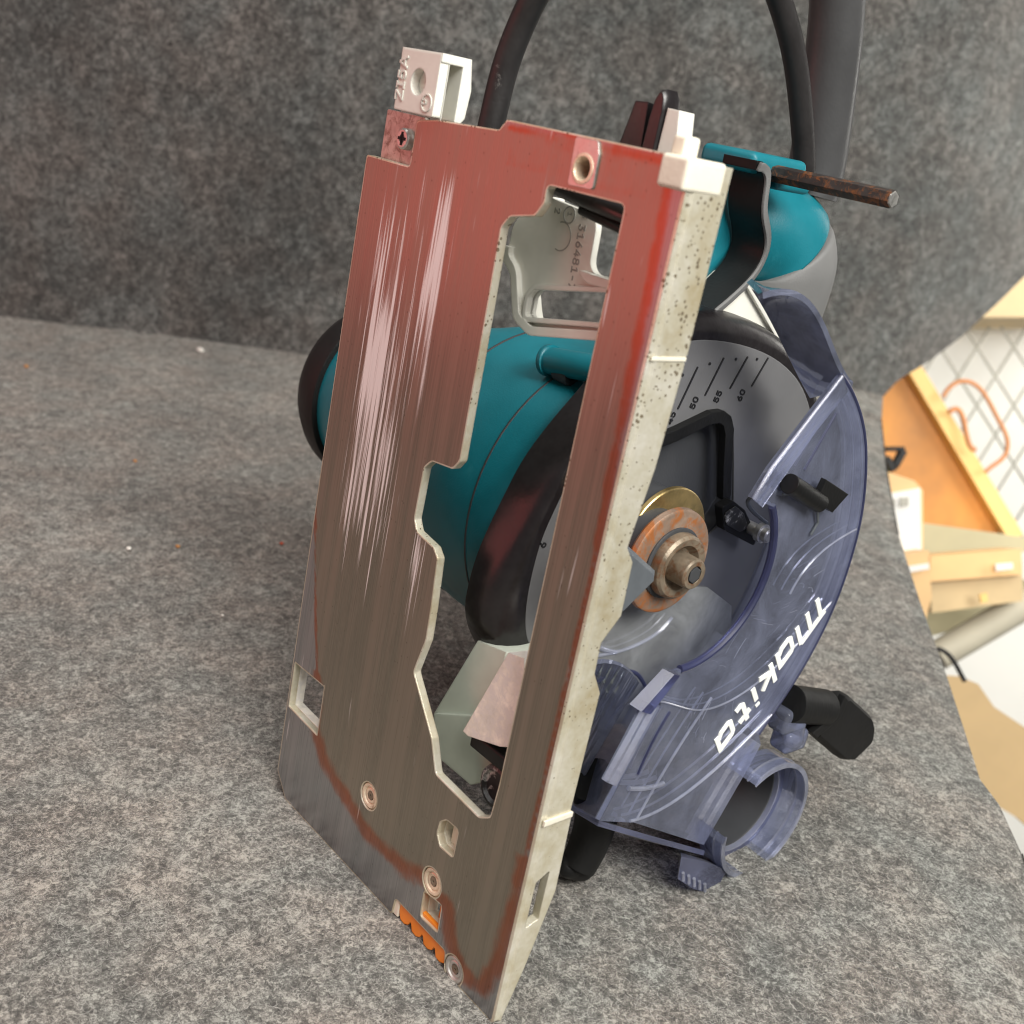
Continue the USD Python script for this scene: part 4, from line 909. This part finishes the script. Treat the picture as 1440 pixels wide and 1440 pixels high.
g = put('black_cable', tube(spline([(-0.1042, 0.7586, -0.1776), (-0.0946, 0.7664, -0.1824), (-0.0862, 0.7704, -0.1913), (-0.0768, 0.7741, -0.2027)], 16), 0.0022, 8), 'cord_black', raw=True)
tag(g, 'thin black cable hanging past the table edge', 'cable')
kp = [(-0.1331, 0.8465, -0.2461), (-0.1203, 0.8615, -0.245), (-0.1068, 0.8738, -0.2496), (-0.0883, 0.8827, -0.269), (-0.0618, 0.9032, -0.2841), (-0.0154, 0.9439, -0.3024), (0.0294, 0.9255, -0.4161), (-0.0326, 0.8837, -0.3706), (-0.0633, 0.8589, -0.3549)]
g = put('kraft_paper', slab(kp, fwd, 0.006), 'kraft', raw=True, smooth=False)
tag(g, 'brown kraft paper sheet on the floor right of the table', 'paper')

g = put('yellow_tag', slab([(-0.1932, 1.0077, -0.2158), (-0.1888, 1.0142, -0.2133), (-0.1842, 1.014, -0.222), (-0.1887, 1.0075, -0.2245)], fwd, 0.004), 'bin_rim', raw=True, smooth=False)
tag(g, 'small yellow tag hanging under the long tan carton', 'tag')
g = put('white_sheet', slab([(-0.1989, 1.0359, -0.1854), (-0.1873, 1.0512, -0.1815), (-0.1841, 1.0507, -0.1881), (-0.1954, 1.0353, -0.1927)], fwd, 0.002), 'label_white', raw=True, smooth=False)
tag(g, 'small white slip on the long tan carton', 'paper')
g = put('shelf_rail', slab([(-0.31, 1.1002, -0.3017), (-0.2129, 1.2378, -0.2531), (-0.2013, 1.2331, -0.2824), (-0.2928, 1.0931, -0.3452)], fwd, 0.05), 'olive_board', raw=True, smooth=False)
tag(g, 'olive shelf rail below the long tan carton', 'shelf rail')
g = put('carton_tape', slab([(-0.2262, 0.8618, -0.169), (-0.2039, 0.893, -0.1587), (-0.2012, 0.8926, -0.1642), (-0.2228, 0.8619, -0.1751)], fwd, 0.002), 'label_white', raw=True, smooth=False)
tag(g, 'pale strip of tape across the small peach carton', 'tape')

# ------------------------------------------------------------------ crumbs on the felt
crumbs = [([(-0.2411, 0.036, 0.002)][0], 'crumb_white', 2.3, 'round white crumb on the felt left of the base plate'), ([(-0.6211, 0.2601, 0.001)][0], 'crumb_white', 5.0, 'long white flake on the felt below the backdrop'),
          ([(-0.2348, 0.0632, 0.001)][0], 'crumb_wood', 2.2, 'brown wood crumb right of the round white crumb'), ([(-0.2142, 0.1206, 0.001)][0], 'crumb_red', 1.8, 'red crumb close to the base plate edge'),
          ([(-0.3744, 0.0953, 0.001)][0], 'crumb_wood', 2.2, 'orange brown wood chip above the round white crumb'), ([(-0.1459, 0.0481, 0.001)][0], 'crumb_white', 1.2, 'tiny white speck left of the plate cut-out'), ([(-0.6086, 0.0996, 0.001)][0], 'crumb_wood', 3.2, 'tan flake near the left edge of the backdrop seam')]
for (c, m, r, lab) in crumbs:
    s0 = trimesh.creation.icosphere(2, r * 0.6 / 1000)
    q = np.asarray(s0.vertices)
    q = q * [1.3, 0.9, 0.6] * (0.8 + 0.5 * meshkit.noise(q * 900 + r, 3))[:, None]
    s0.vertices = q + c
    tag(put('crumb', s0, m, raw=True), lab, 'crumb')

# ------------------------------------------------------------------ loose fibres of the felt
def fibres(parent, name, at_, nrm, mt, lo, hi, width):
    n = len(at_)
    t1 = np.cross(nrm, [0.3, 0.5, 0.81])
    t1 /= np.linalg.norm(t1, axis=1, keepdims=True)
    t2 = np.cross(nrm, t1)
    a = rng.uniform(0, 2 * np.pi, n)
    ln = rng.uniform(lo, hi, n)
    p_ = at_ + nrm * rng.uniform(0.0001, 0.0009, n)[:, None]
    pts_ = [p_]
    for k in range(4):
        a = a + rng.normal(0, 0.55, n)
        p_ = p_ + (t1 * np.cos(a)[:, None] + t2 * np.sin(a)[:, None]) * (ln / 4)[:, None] + nrm * rng.normal(0, 0.00012, n)[:, None]
        pts_.append(p_)
    Q = np.stack(pts_, 1).reshape(-1, 3)
    c = UsdGeom.BasisCurves.Define(stage, numbered(str(parent.GetPath()) + '/' + name))
    c.CreateTypeAttr('linear')
    c.CreatePointsAttr(Vt.Vec3fArray.FromNumpy(Q.astype(np.float32)))
    c.CreateCurveVertexCountsAttr(Vt.IntArray.FromNumpy(np.full(n, 5, np.int32)))
    c.CreateWidthsAttr(Vt.FloatArray.FromNumpy(np.full(len(Q), width, np.float32)))
    UsdShade.MaterialBindingAPI.Apply(c.GetPrim()).Bind(MAT[mt])
    c.GetPrim().SetCustomDataByKey('kind', 'stuff')


tp = stage.GetPrimAtPath('/World/table_surface')
wp_ = stage.GetPrimAtPath('/World/wall_backdrop')
for mt, n, w_ in (('light_fibre', 110000, 0.00008), ('dark_fibre', 60000, 0.00007)):
    q = rng.uniform([-0.7, -0.25], [0.35, 0.75], (n, 2))
    q = q[shapely.contains_xy(outline.buffer(-0.012), q[:, 0], q[:, 1])]
    fibres(tp, mt, np.c_[q, np.zeros(len(q))], np.tile([0.0, 0, 1], (len(q), 1)), mt, 0.002, 0.006, w_)
    i_, j_ = rng.uniform(0, 24, n), rng.uniform(20, N - 2, n)
    a_, b_ = i_.astype(int), j_.astype(int)
    fi, fj = (i_ - a_)[:, None], (j_ - b_)[:, None]
    q = (G[a_, b_] * (1 - fi) + G[a_ + 1, b_] * fi) * (1 - fj) + (G[a_, b_ + 1] * (1 - fi) + G[a_ + 1, b_ + 1] * fi) * fj
    nn = np.cross(G[a_ + 1, b_] - G[a_, b_], G[a_, b_ + 1] - G[a_, b_])
    nn /= np.linalg.norm(nn, axis=1, keepdims=True)
    nn *= np.sign(((camp - q) * nn).sum(1))[:, None]
    fibres(wp_, mt, q + nn * 0.0005, nn, mt, 0.003, 0.008, w_ * 1.5)
